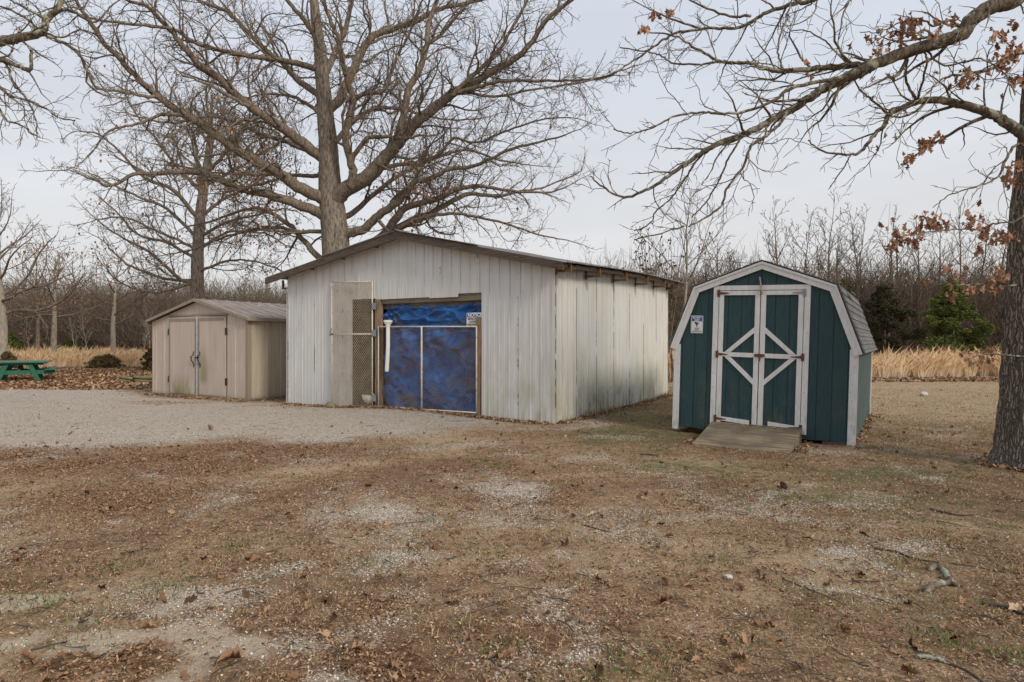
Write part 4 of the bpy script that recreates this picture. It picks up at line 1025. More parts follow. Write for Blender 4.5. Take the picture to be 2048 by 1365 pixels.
# rake trim boards in two layers
IA = inset(PW, 0.040); IB = inset(PW, 0.140)
def seg_board(i, name='rake_trim'):
    mb = MB(); P = [IA[i], IA[i+1], IB[i+1], IB[i]]
    if i == 0: P = [IA[0], IA[1], IB[1], (IB[0][0]+0.0, IB[0][1])]
    P = [(p[0], p[1]) for p in P]
    mb.prism(P[::-1], -0.045, -0.018); o = mb.build(name, M['trim'], shed, bevel=0.003)
    return o
for i in range(4): seg_board(i)
IC = inset(PW, 0.028); ID = inset(PW, 0.062)
for i in range(4):
    mb = MB(); mb.prism([IC[i], IC[i+1], ID[i+1], ID[i]][::-1], -0.058, -0.0455); mb.build('drip_trim', M['trim'], shed)
for x0, x1 in ((-0.012, 0.085), (2.566, 2.665)):
    mb = MB(); mb.box(x0, x1, -0.024, -0.002, -0.045, 1.36); mb.build('corner_trim', M['trim'], shed, bevel=0.003)
for x0, x1, y0, y1 in ((2.652, 2.674, -0.020, 0.09), (2.652, 2.674, SD-0.09, SD+0.01), (-0.022, -0.001, -0.01, 0.09)):
    mb = MB(); mb.box(x0, x1, y0, y1, -0.045, 1.36); mb.build('corner_trim', M['trim'], shed, bevel=0.003)
# door surround
mb = MB(); mb.box(0.60, 0.683, -0.026, -0.002, 0.09, 2.31); mb.box(1.94, 2.022, -0.026, -0.002, 0.06, 2.31); mb.box(0.684, 1.939, -0.026, -0.002, 2.235, 2.31)
mb.build('door_frame', M['trim'], shed, bevel=0.002)
mb = MB(); mb.box(0.684, 1.94, 0.014, 0.03, 0.08, 2.24); mb.build('gap_shade', M['roof_edge_gap_shade'], shed)  # dark sheet standing in for the shade behind the door leaves
for side in (0, 1):
    d = empty('door'); d.parent = shed
    x0, x1 = (0.692, 1.312) if side == 0 else (1.326, 1.932)
    zb_ = 0.135 if side == 0 else 0.115
    mb = MB(); siding(mb, x0+0.01, x1-0.01, lambda x_: zb_+0.02, lambda x_: 2.22, 0, -0.006, -1, 0.203, 0.13 if side == 0 else 0.2)
    dp = mb.build('door', M['green_front'], shed); bpy.data.objects.remove(d); d = dp
    tag(d, 'left leaf of the double door' if side == 0 else 'right leaf of the double door')
    ctr = x1 if side == 0 else x0
    MB().box(x0, x0+0.073, -0.031, -0.008, zb_, 2.225).build('stile', M['trim'], d, bevel=0.002); MB().box(x1-0.073, x1, -0.031, -0.008, zb_-(.02 if side else .03), 2.225).build('stile', M['trim'], d, bevel=0.002)
    for z0_, z1_ in ((2.158, 2.225), (1.185, 1.255)): MB().box(x0+.074, x1-.074, -0.029, -0.008, z0_, z1_).build('rail', M['trim'], d, bevel=0.002)
    mb = MB(); tl = 0.006 if side == 0 else 0.012
    mb.prism([(x0+.074, zb_+tl+.02), (x1-.11*(1-side)-.074*side, zb_), (x1-.11*(1-side)-.074*side, zb_+.065), (x0+.074, zb_+.085+tl)] if side == 0 else [(x0+.15, zb_+.03), (x1-.074, zb_), (x1-.074, zb_+.066), (x0+.15, zb_+.096)], -0.033, -0.010)
    mb.build('rail', M['trim'], d, bevel=0.002)
    o_ = -1 if side == 0 else 1; xi = x1-0.073 if side == 0 else x0+0.073; xo = xi+o_*0.44
    for z0_, zz_ in ((1.66, 1.258), (0.76, 1.182)):
        s_ = 1 if zz_ > 1.2 else -1; s_ = 1 if z0_ > zz_ else -1; w2 = 0.072
        P = [(xi, z0_), (xi, z0_-s_*w2*1.3), (xo+(-o_)*w2*0.9, zz_), (xo-o_*(-0.0), zz_)]
        P = [(xi, z0_), (xo, zz_), (xo-o_*w2*1.25, zz_), (xi, z0_-s_*w2*1.25)]
        ar = sum(P[i][0]*P[(i+1) % 4][1]-P[(i+1) % 4][0]*P[i][1] for i in range(4))
        if ar < 0: P = P[::-1]
        mb = MB(); mb.prism(P, -0.0305, -0.008); mb.build('brace', M['trim'], d, bevel=0.002)
    # strap hinges
    for z in (2.19, 1.22, 0.19 if side == 0 else 0.15):
        hx = x0-0.01 if side == 0 else x1+0.01; mb = MB()
        mb.box(hx-0.022, hx+0.022, -0.037, -0.0315, z-0.055, z+0.055)
        L2 = 0.17*(1 if side == 0 else -1); P = [(hx, z-0.025), (hx+L2, z-0.005), (hx+L2, z+0.005), (hx, z+0.025)]
        if side: P = P[::-1]
        mb.prism(P, -0.039, -0.0375); mb.tube([(hx, -0.04, z-0.05), (hx, -0.04, z+0.05)], [0.007, 0.007], 8)
        mb.build('hinge', M['grey_metal'] if (side and z > 2) else M['rust'], d)
mb = MB(); mb.box(1.255, 1.40, -0.045, -0.0345, 1.20, 1.245); mb.tube([(1.33, -0.05, 1.185), (1.33, -0.05, 1.25)], [0.012, 0.012], 8); mb.tube([(1.34, -0.055, 1.19), (1.335, -0.055, 1.13)], [0.007, 0.006], 6)
mb.build('latch', M['rust'], shed)
mb = MB(); mb.bar((1.30, -0.045, 2.435), (1.345, -0.045, 2.165), 0.014, 0.052, (0, 1, 0)); tb_ = mb.build('turn_block', mat_wood('raw_turn_block', (0.34, 0.25, 0.20), (0.46, 0.36, 0.30), None, axis=2), shed, bevel=0.002)
mb = MB()
rr = random.Random(4)
for x0, x1, n, zz_ in ((0.605, 0.68, 9, None), (1.945, 2.015, 9, None), (-0.0, 0.09, 7, None), (2.56, 2.655, 9, None)):
    for k_ in range(n):
        z = 0.25+k_*(2.0 if x0 > 0.5 and x0 < 2.1 else 1.1)/n; x_ = x0+0.015+rr.random()*(x1-x0-0.03)
        mb.tube([(x_, -0.0275 if 0.5 < x0 < 2.1 else -0.0255, z), (x_, -0.022, z)], [0.005, 0.005], 6)
mb.build('nail_heads', M['dark_iron'], shed)
# floor frame, skid blocks
mb = MB(); mb.box(0.05, 2.60, 0.05, SD-.05, -0.01, 0.10); mb.build('floor', M['old_wood'], shed)
def block(u, v, z0, w_, h_, label):
    p = SL+WU*u+WV*v; o = MB().box(-w_/2, w_/2, -0.1, 0.1, 0, h_).build('support_block', M['block'], None, bevel=0.008); o.location = (p[0], p[1], z0); o.rotation_euler = (0, 0, ang); tag(o, label, 'block')
block(2.42, 0.08, -0.10, 0.36, 0.115, 'red-brown block under the front right corner of the green shed')
block(0.30, 0.35, -0.08, 0.25, 0.13, 'dark block under the front left corner of the green shed')
# sign
ss = empty('security_sign'); pm = shed.matrix_basis if False else (Matrix.Translation((SL[0], SL[1], 0.094)) @ Matrix.Rotation(ang, 4, 'Z') @ Matrix.Rotation(roll, 4, 'Y'))
ss.matrix_world = pm @ Matrix.Translation((0.245, -0.008, 1.545)); tag(ss, 'small white and blue security alert sign on green siding', 'sign')
def rrect(w_, h_, r_, y0, y1, x=0, z=0, n=5):
    P = []
    for cx_, cz, a0 in ((w_-r_, h_-r_, 0), (r_, h_-r_, 90), (r_, r_, 180), (w_-r_, r_, 270)):
        for k_ in range(n): a = R(a0+90*k_/(n-1)); P.append((x+cx_+r_*math.cos(a), z+cz+r_*math.sin(a)))
    return MB().prism(P, y0, y1)
rrect(0.195, 0.285, 0.012, -0.003, 0).build('panel', M['sign_white'], ss)
rrect(0.177, 0.267, 0.008, -0.0036, -0.003, 0.009, 0.009).build('border', M['sign_blue'], ss)
rrect(0.169, 0.259, 0.006, -0.0042, -0.0036, 0.013, 0.013).build('field', M['sign_white'], ss)
MB().box(0.013, 0.182, -0.0048, -0.0042, 0.192, 0.272).build('header', M['sign_blue'], ss)
text_obj('lettering', 'SECURITY', 0.042, (0.0975, -0.0055, 0.252), M['sign_letter'], ss, 0.80, 0.0004, 0.0012)
text_obj('lettering', 'ALERT', 0.038, (0.0975, -0.0055, 0.213), M['sign_letter'], ss, 0.80, 0.0004, 0.0012)
MB().box(0.02, 0.038, -0.0055, -0.0049, 0.211, 0.215).box(0.157, 0.175, -0.0055, -0.0049, 0.211, 0.215).build('dashes', M['sign_letter'], ss)
text_obj('lettering', '24 HOUR', 0.028, (0.0975, -0.0050, 0.079), M['sign_black'], ss, 0.85, 0.0004, 0.0005)
text_obj('lettering', 'VIDEO', 0.028, (0.0975, -0.0050, 0.055), M['sign_black'], ss, 0.85, 0.0004, 0.0005)
text_obj('lettering', 'SURVEILLANCE', 0.028, (0.0975, -0.0050, 0.031), M['sign_black'], ss, 0.80, 0.0004, 0.0005)
b = MB(); b.prism([(0.052, 0.172), (0.07, 0.150), (0.115, 0.130), (0.135, 0.135), (0.14, 0.165), (0.12, 0.172), (0.07, 0.182)], -0.0056, -0.0043)
b.prism([(0.085, 0.14), (0.082, 0.118), (0.100, 0.100), (0.108, 0.108), (0.096, 0.122), (0.100, 0.138)], -0.0054, -0.0043); b.build('camera_symbol', M['sign_black'], ss)
b = MB(); b.prism([(0.124+0.011*math.cos(a), 0.150+0.014*math.sin(a)) for a in np.linspace(0, 2*math.pi, 14, endpoint=False)], -0.0062, -0.0057); b.build('lens_symbol', M['sign_white'], ss)
# ramp
p = SL+WU*0.64; ramp_o = empty('ramp', (p[0], p[1], 0)); ramp_o.rotation_euler = (0, 0, ang); tag(ramp_o, 'weathered plywood ramp leading up to the green shed doors', 'ramp')
ZT = 0.19
mb = MB(); nseg = 6
for i in range(nseg):
    v0, v1 = -1.16+1.14*i/nseg, -1.16+1.14*(i+1)/nseg
    z0, z1 = -0.015+(ZT+.015)*i/nseg, -0.015+(ZT+.015)*(i+1)/nseg
    tw = lambda x_, z: z - 0.02*x_/1.32
    mb.add([(0, v0, tw(0, z0)+.02), (1.33, v0, tw(1.33, z0)+.02), (1.33, v1, tw(1.33, z1)+.02), (0, v1, tw(0, z1)+.02), (0, v0, tw(0, z0)-.004), (1.33, v0, tw(1.33, z0)-.004), (1.33, v1, tw(1.33, z1)-.004), (0, v1, tw(0, z1)-.004)],
           [(0, 1, 2, 3), (7, 6, 5, 4), (1, 5, 6, 2), (0, 3, 7, 4)] + ([(0, 4, 5, 1)] if i == 0 else []) + ([(2, 6, 7, 3)] if i == nseg-1 else []))
mb.build('deck', M['ramp'], ramp_o)
for x0 in (0.02, 1.30):
    mb = MB(); mb.add([(x0, -1.13, -0.03), (x0+.025, -1.13, -0.03), (x0+.025, -0.03, -0.03), (x0, -0.03, -0.03), (x0, -1.13, -0.02), (x0+.025, -1.13, -0.02), (x0+.025, -0.03, ZT-.03), (x0, -0.03, ZT-.03)], [(3,2,1,0),(4,5,6,7),(0,1,5,4),(1,2,6,5),(2,3,7,6),(3,0,4,7)]); mb.build('side_board', M['ramp'], ramp_o)
r = np.random.default_rng(77); n = 26; uu = 1.0+0.75*r.random(n); vv = -0.06-0.10*r.random(n); pts = SL[None]+WU[None]*uu[:, None]+WV[None]*vv[:, None]
me = leaves_mesh('leaf_debris', np.stack([pts[:, 0], pts[:, 1], ZT+0.01+vv*0.17], -1), 0.05, r, SIMPLE, .4, .4); tag(link_mesh('leaf_debris', me, M['litter']), 'brown leaf crumbs caught at the top of the ramp', 'leaf litter', kind='stuff')

# ------------------------------------------------------------------ tan metal shed
angT = math.atan2(-0.496, 0.868)
ts = empty('garden_shed', (-10.14, 18.1, 0.0), (0, 0, angT)); tag(ts, 'low tan metal garden shed with double doors and gable roof', 'shed')
ZE, ZP, TW, TD = 2.06, 2.57, 4.03, 3.2
def tz(u): return ZE+(ZP-ZE)*(1-abs(u-TW/2)/(TW/2))
mb = MB()
prof_t = [(0, 0)]
for u in (0.10, 0.74): prof_t += [(u, 0)]
def flatwall(mb, P):
    for (p0, o0), (p1, o1) in zip(P[:-1], P[1:]):
        mb.add([(p0, -o0, 0.0), (p1, -o1, 0.0), (p1, -o1, tz(p1)-0.01), (p0, -o0, tz(p0)-0.01)], [(0, 1, 2, 3)])
flatwall(mb, [(0, 0), (0.10, 0), (0.11, .012), (0.16, .012), (0.17, 0), (0.42, 0), (0.43, .010), (0.52, .010), (0.53, 0), (0.76, 0), (2.015, 0), (3.22, 0), (3.38, 0), (3.39, .012), (3.56, .012), (3.57, 0), (3.80, 0), (3.81, .008), (3.93, .008), (TW, 0)])
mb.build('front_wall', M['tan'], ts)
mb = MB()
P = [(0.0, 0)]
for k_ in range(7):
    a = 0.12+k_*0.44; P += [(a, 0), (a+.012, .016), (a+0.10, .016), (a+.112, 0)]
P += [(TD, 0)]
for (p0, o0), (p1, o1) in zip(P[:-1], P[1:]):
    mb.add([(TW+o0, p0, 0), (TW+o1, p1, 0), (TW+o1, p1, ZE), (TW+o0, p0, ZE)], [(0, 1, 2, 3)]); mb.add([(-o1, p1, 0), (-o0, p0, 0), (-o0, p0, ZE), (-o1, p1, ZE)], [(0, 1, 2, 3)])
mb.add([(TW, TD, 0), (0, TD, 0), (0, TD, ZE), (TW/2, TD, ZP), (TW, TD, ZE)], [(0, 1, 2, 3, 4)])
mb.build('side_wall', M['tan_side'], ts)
mb = MB(); mb.box(3.955, 4.045, -0.018, 0.0, 0, ZE+0.0); mb.box(4.018, 4.048, 0.0, 0.09, 0, ZE); mb.build('corner_post', M['tan_dark'], ts)
mb = MB(); mb.box(-0.03, 0.04, -0.016, 0.0, 0, ZE); mb.build('corner_post', M['tan'], ts)
for x0, x1, nm, zt1, zt2 in ((0.77, 1.985, 'door', 2.14, 2.155), (2.06, 3.20, 'door', 2.155, 2.13)):
    mb = MB(); mb.prism([(x0, 0.07), (x1, 0.06), (x1, zt2), (x0, zt1)], -0.028, -0.006); d = mb.build(nm, M['tan'], ts, bevel=0.004)
    mb = MB(); mb.box(x0+.01, x0+.06, -0.036, -0.0285, 0.10, 2.10); mb.box(x1-.06, x1-.01, -0.036, -0.0285, 0.10, 2.10) if x0 < 1 else None; mb.box(x0+.061, x1-.061, -0.035, -0.0285, 2.03, 2.11); mb.build('door_rib', M['tan_dark'], d)
    for z in (0.45, 1.75):
        hx = x0-0.01 if x0 < 1 else x1+0.01; mb = MB(); mb.box(hx-.018, hx+.018, -0.045, -0.0, z-.09, z+.09); mb.build('hinge', M['dark_iron'], d)
    hx = 1.88 if x0 < 1 else 2.15
    mb = MB(); mb.tube([(hx, -.04, 1.22), (hx, -.05, 1.13), (hx-.04*(1 if x0 < 1 else 1), -.09, 1.08), (hx-.02, -.085, .98), (hx+.01, -.04, .88), (hx+.01, -.04, .80)], [.010, .010, .015, .015, .012, .008], 8); mb.build('handle', M['dark_iron'], d, True)
mb = MB(); mb.box(1.995, 2.05, -0.045, -0.002, 0.03, 2.16); mb.build('astragal', mat_plain('bare_galvanised_strip', (0.50, 0.52, 0.55), 0.4, 0.4, 0.15, 9, (0.16, 0.14, 0.12)), ts)
mb = MB(); mb.box(2.052, 2.075, -0.0045, -0.001, 0.05, 2.1); mb.build('gap_shade', M['roof_edge_gap_shade'], ts)  # solid dark strip painting the shade between the two doors
mb = MB(); mb.tube([(1.99, -.06, 1.06), (2.10, -.06, 1.06)], [.02, .02], 8); mb.build('padlock', M['dark_iron'], ts)
mb = MB(); mb.box(0.70, 3.27, -0.014, -0.001, 2.165, 2.215); mb.build('door_header', M['tan_dark'], ts)
for x0, x1, z0, z1 in ((0.750, 0.768, 0.05, 2.16), (3.204, 3.222, 0.05, 2.16)): MB().box(x0, x1, -0.006, -0.0005, z0, z1).build('gap_shade', M['roof_edge_gap_shade'], ts)  # dark outlines in place of shade down the outer door joints
MB().box(0.77, 3.2, -0.010, -0.0005, 2.150, 2.164).build('gap_shade', M['roof_edge_gap_shade'], ts)  # same painted shade line along the door tops
mb = MB(); mb.box(-0.04, 4.09, -0.06, -0.012, -0.03, 0.055); mb.box(4.045, 4.10, -0.012, TD, -0.03, 0.055); mb.build('base_rail', M['tan_dark'], ts)
# roof with standing ribs
mb = MB(); OV = 0.14
for s_ in (0, 1):
    A_ = (-OV, ZE+0.02) if s_ == 0 else (TW+OV, ZE+0.02); Bp = (TW/2, ZP+0.055)
    P = [(-0.12, 0)]
    for k_ in range(9):
        a = 0.12+k_*0.36; P += [(a, 0), (a+.01, .018), (a+.04, .018), (a+.05, 0)]
    P += [(TD+.1, 0)]
    for (p0, o0), (p1, o1) in zip(P[:-1], P[1:]):
        vs = [(A_[0], p0, A_[1]+o0), (A_[0], p1, A_[1]+o1), (Bp[0], p1, Bp[1]+o1), (Bp[0], p0, Bp[1]+o0)]
        mb.add(vs, [(0, 1, 2, 3) if s_ else (3, 2, 1, 0)])
mb.build('roof', M['tan_roof'], ts)
for s_ in (0, 1):
    a = (-OV-.01, ZE+.03) if s_ == 0 else (TW+OV+.01, ZE+.03); c = (TW/2, ZP+.065)
    P = [(a[0], a[1]-.07), (c[0], c[1]-.085), c, a]
    if s_: P = P[::-1]
    mb = MB(); mb.prism(P, -0.14, -0.12); mb.build('gable_trim', M['tan_dark'], ts, bevel=0.003)
for x0, x1 in ((TW+OV-.005, TW+OV+.02), (-OV-.02, -OV+.005)): MB().box(x0, x1, -0.12, TD+.1, ZE-.05, ZE+.03).build('eave_trim', M['tan_dark'], ts)
mb = MB(); mb.tube([(-0.16, -.1, ZE-.06), (-0.16, 0.6, ZE-.06)], [.035, .035], 8); mb.build('gutter', M['grey_metal'], ts)

# ------------------------------------------------------------------ picnic table
Dt = 23.4; pc = PX(36, 700, Dt); ray = math.atan2(Dt, pc[0])       # axis along the line of sight
pt = empty('picnic_table', (pc[0], pc[1], float(ground_z(pc[0], pc[1]))-0.01), (0, 0, ray-R(90)-R(5))); tag(pt, 'green wooden picnic table with attached benches', 'picnic table')
mb = MB()
for k_ in range(5): mb.box(-0.90+k_*0.365, -0.90+k_*0.365+0.345, -0.18, 2.05, 0.715, 0.755)
mb.build('tabletop', M['green_top'], pt, bevel=0.004)
mb = MB(); mb.box(-0.90, 0.90, -0.185, -0.181, 0.705, 0.752); mb.build('top_edge', M['green_paint'], pt)
for s_ in (-1, 1):
    mb = MB(); mb.box(s_*0.95-0.16, s_*0.95+0.16, -0.22, 2.10, 0.43, 0.47); mb.build('seat', M['green_paint'], pt, bevel=0.004)
for y0 in (0.0, 1.75):
    mb = MB(); mb.bar((-1.02, y0, 0.36), (1.02, y0, 0.36), 0.04, 0.145); mb.build('seat_beam', M['green_paint'], pt, bevel=0.004)
    mb = MB(); mb.bar((-0.75, y0+.045, 0.665), (0.75, y0+.045, 0.665), 0.04, 0.09); mb.build('top_batten', M['green_paint'], pt)
    for s_ in (-1, 1):
        mb = MB(); mb.bar((s_*0.62, y0+.045 if y0 else y0-.045, -0.01), (s_*0.32, y0+.045 if y0 else y0-.045, 0.71), 0.04, 0.15); mb.build('leg', M['green_paint'], pt, bevel=0.004)
    mb = MB(); mb.bar((0, y0, 0.36), (0, 0.9, 0.69), 0.09, 0.04); mb.build('brace', M['green_top'], pt)

# ------------------------------------------------------------------ landscape timbers
def timber(px0, py0, px1, py1, zc, label, D0=23.0, D1=22.0):
    a = PX(px0, py0, D0); b_ = PX(px1, py1, D1); a[2] = zc; b_[2] = zc
    pts = [a+(b_-a)*t_ for t_ in np.linspace(0, 1, 6)]
    o = MB().tube(pts, [0.055, 0.062, 0.06, 0.062, 0.06, 0.06], 10).build('landscape_timber', M['timber'], None, True); tag(o, label, 'timber', 'round timbers lying left of the tan shed')
timber(262, 750, 345, 750, 0.20, 'upper long round timber beside the tan shed')
timber(262, 750, 345, 750, 0.08, 'lower long round timber beside the tan shed')
timber(240, 750, 263, 750, 0.17, 'short end timber, upper of two left of the tan shed', 23.4, 22.75)
timber(237, 750, 262, 750, 0.06, 'short end timber, lower of two left of the tan shed', 23.4, 22.8)
p = PX(263.5, 758, 22.9); o = MB().box(-.03, .03, -.09, .09, 0, .27).build('timber_band', M['dark_iron']); o.location = (p[0], p[1], 0.0); tag(o, 'black strap binding the round timbers', 'strap')
p = PX(286, 748, 23.6); o = MB().tube([(0, 0, 0), (0.01, 0, .45)], [.015, .012], 6).build('stake', M['dark_iron']); o.location = p*np.array([1, 1, 0]); tag(o, 'thin dark stake standing behind the round timbers', 'stake')

# ------------------------------------------------------------------ trees
def catmull(P, per=5):
    P = np.array(P, float); n = len(P); out = []
    for i in range(n-1):
        p0 = P[max(i-1, 0)]; p1 = P[i]; p2 = P[i+1]; p3 = P[min(i+2, n-1)]
        for k_ in range(per):
            t_ = k_/per; out.append(0.5*((2*p1)+(-p0+p2)*t_+(2*p0-5*p1+4*p2-p3)*t_**2+(-p0+3*p1-3*p2+p3)*t_**3))
    out.append(P[-1]); return np.array(out)
class Grow:
    def __init__(s, seed, maxlev=3, step=(0.35, 0.22, 0.14, 0.09), wander=0.22, up=0.06, minr=0.005, ang=(32, 62), dens=(2.6, 3.4, 5.0), lf=(0.30, 0.62), rf=0.55, flat=0.0, fwd=0.0):
        s.r = random.Random(seed); s.maxlev = maxlev; s.step = step; s.w = wander; s.up = up; s.minr = minr; s.ang = ang; s.dens = dens; s.lf = lf; s.rf = rf; s.flat = flat
        s.tips = []
    def children(s, P, Rr, lev, out, L, t_from=0.15, lmax=99):
        if lev > s.maxlev: return
        seg = np.linalg.norm(np.diff(P, axis=0), axis=1); cum = np.concatenate([[0], np.cumsum(seg)]); tot = cum[-1]
        n = int(tot*s.dens[min(lev-1, len(s.dens)-1)]*(0.8+0.4*s.r.random())+0.5)
        side = s.r.random()*6.28
        for k_ in range(n):
            t_ = t_from+(1-t_from)*(k_+s.r.random())/max(n, 1); t_ = min(t_, 0.99)
            d_ = t_*tot; i = min(int(np.searchsorted(cum, d_))-1, len(P)-2); i = max(i, 0); f = (d_-cum[i])/max(seg[i], 1e-6)
            p = P[i]+(P[i+1]-P[i])*f; T = (P[i+1]-P[i])/max(seg[i], 1e-6); rr_ = Rr[i]+(Rr[i+1]-Rr[i])*f
            side += 2.4+s.r.uniform(-.7, .7)
            ref = np.array([0, 0, 1.]) if abs(T[2]) < .9 else np.array([1., 0, 0])
            N = np.cross(T, ref); N /= np.linalg.norm(N); B = np.cross(N, T)
            a = R(s.r.uniform(*s.ang)); dd = T*math.cos(a)+(N*math.cos(side)+B*math.sin(side))*math.sin(a)
            if s.flat and dd[2] < -0.15: dd[2] *= 1-s.flat
            dd /= np.linalg.norm(dd)
            l_ = min(tot, lmax)*s.r.uniform(*s.lf)*(1.15-0.75*t_)
            if lev == s.maxlev: l_ = min(l_, 0.45)
            l_ = max(l_, 0.10)
            s.branch(p, dd, l_, max(s.minr, min(rr_*s.rf*s.r.uniform(.7, 1.1), l_*0.022+0.002)), lev, out)
    def branch(s, p, d, L, r0, lev, out):
        n = int(min(12, max(3, L/s.step[min(lev, len(s.step)-1)]))); st = L/n; P = [p]; g = s.r.gauss
        d = np.array(d, float)
        for i in range(n):
            d = d+np.array([g(0, s.w), g(0, s.w), g(0, s.w)+s.up]); d /= math.sqrt(d@d)
            p = p+d*st; P.append(p)
        P = np.array(P); t_ = np.linspace(0, 1, n+1); Rr = s.minr*0.6+(r0-s.minr*0.6)*(1-t_)**0.8; Rr = np.maximum(Rr, s.minr*0.55)
        out.append((P, Rr, lev+1)); s.tips.append(P[-1])
        s.children(P, Rr, lev+1, out, L)

def traced_limb(pts, D0, D1, w0, w1, per=5, jit=0.02, dend=None, seed=0):
    r_ = np.random.default_rng(seed); n = len(pts)
    q = np.array(pts, float); cum = np.concatenate([[0], np.cumsum(np.hypot(*np.diff(q, axis=0).T))]); cum /= cum[-1]
    Ds = D0+(D1-D0)*cum
    P = np.array([PX(x_, y_, d_) for (x_, y_), d_ in zip(pts, Ds)]); P = catmull(P, per)
    k_ = np.linspace(0, 1, len(P)); P[1:-1] += r_.normal(0, jit, (len(P)-2, 3))
    Rr = (w0+(w1-w0)*k_**0.8)/2/F*(D0+(D1-D0)*k_)
    return P, Rr
def leaf_object(parent, pts, size, mat, name, shape=SIMPLE, per=4, spread=0.08, seed=3):
    r_ = np.random.default_rng(seed); C = np.repeat(np.array(pts), per, 0); C = C+r_.normal(0, spread, C.shape)
    return link_mesh(name, leaves_mesh(name, C, size, r_, shape, 0.5, 0.5, True), mat, parent)

# --- big oak behind the white building
D = 24.0
oak = empty('oak_tree', (PX(668, 700, D)[0], D, 0.0)); tag(oak, 'huge bare spreading oak tree behind the white building', 'tree')
OO = np.array(oak.location)
def rel(br, o): return [(P-o, r_, l) for P, r_, l in br]
tr = [(676, 765, D), (674, 640, D), (672, 500, D), (665, 420, D), (660, 370, D), (657, 300, D-.2), (651, 230, D-.4), (645, 160, D-.5), (640, 100, D-.6), (632, 40, D-.8), (624, -40, D-1), (616, -130, D-1)]
P = catmull([PX(*q) for q in tr], 6); tw_ = np.interp(np.linspace(0, 1, len(P)), np.linspace(0, 1, len(tr)), [80, 62, 54, 50, 45, 37, 32, 27, 23, 19, 15, 7])
V, Q = tube(P-OO, tw_/2/F*D, 20)
V += (rng.random((len(V), 1))-.5)*0.02
link_mesh('trunk', fast_mesh('trunk', V, Q), M['bark_oak'], oak, True)
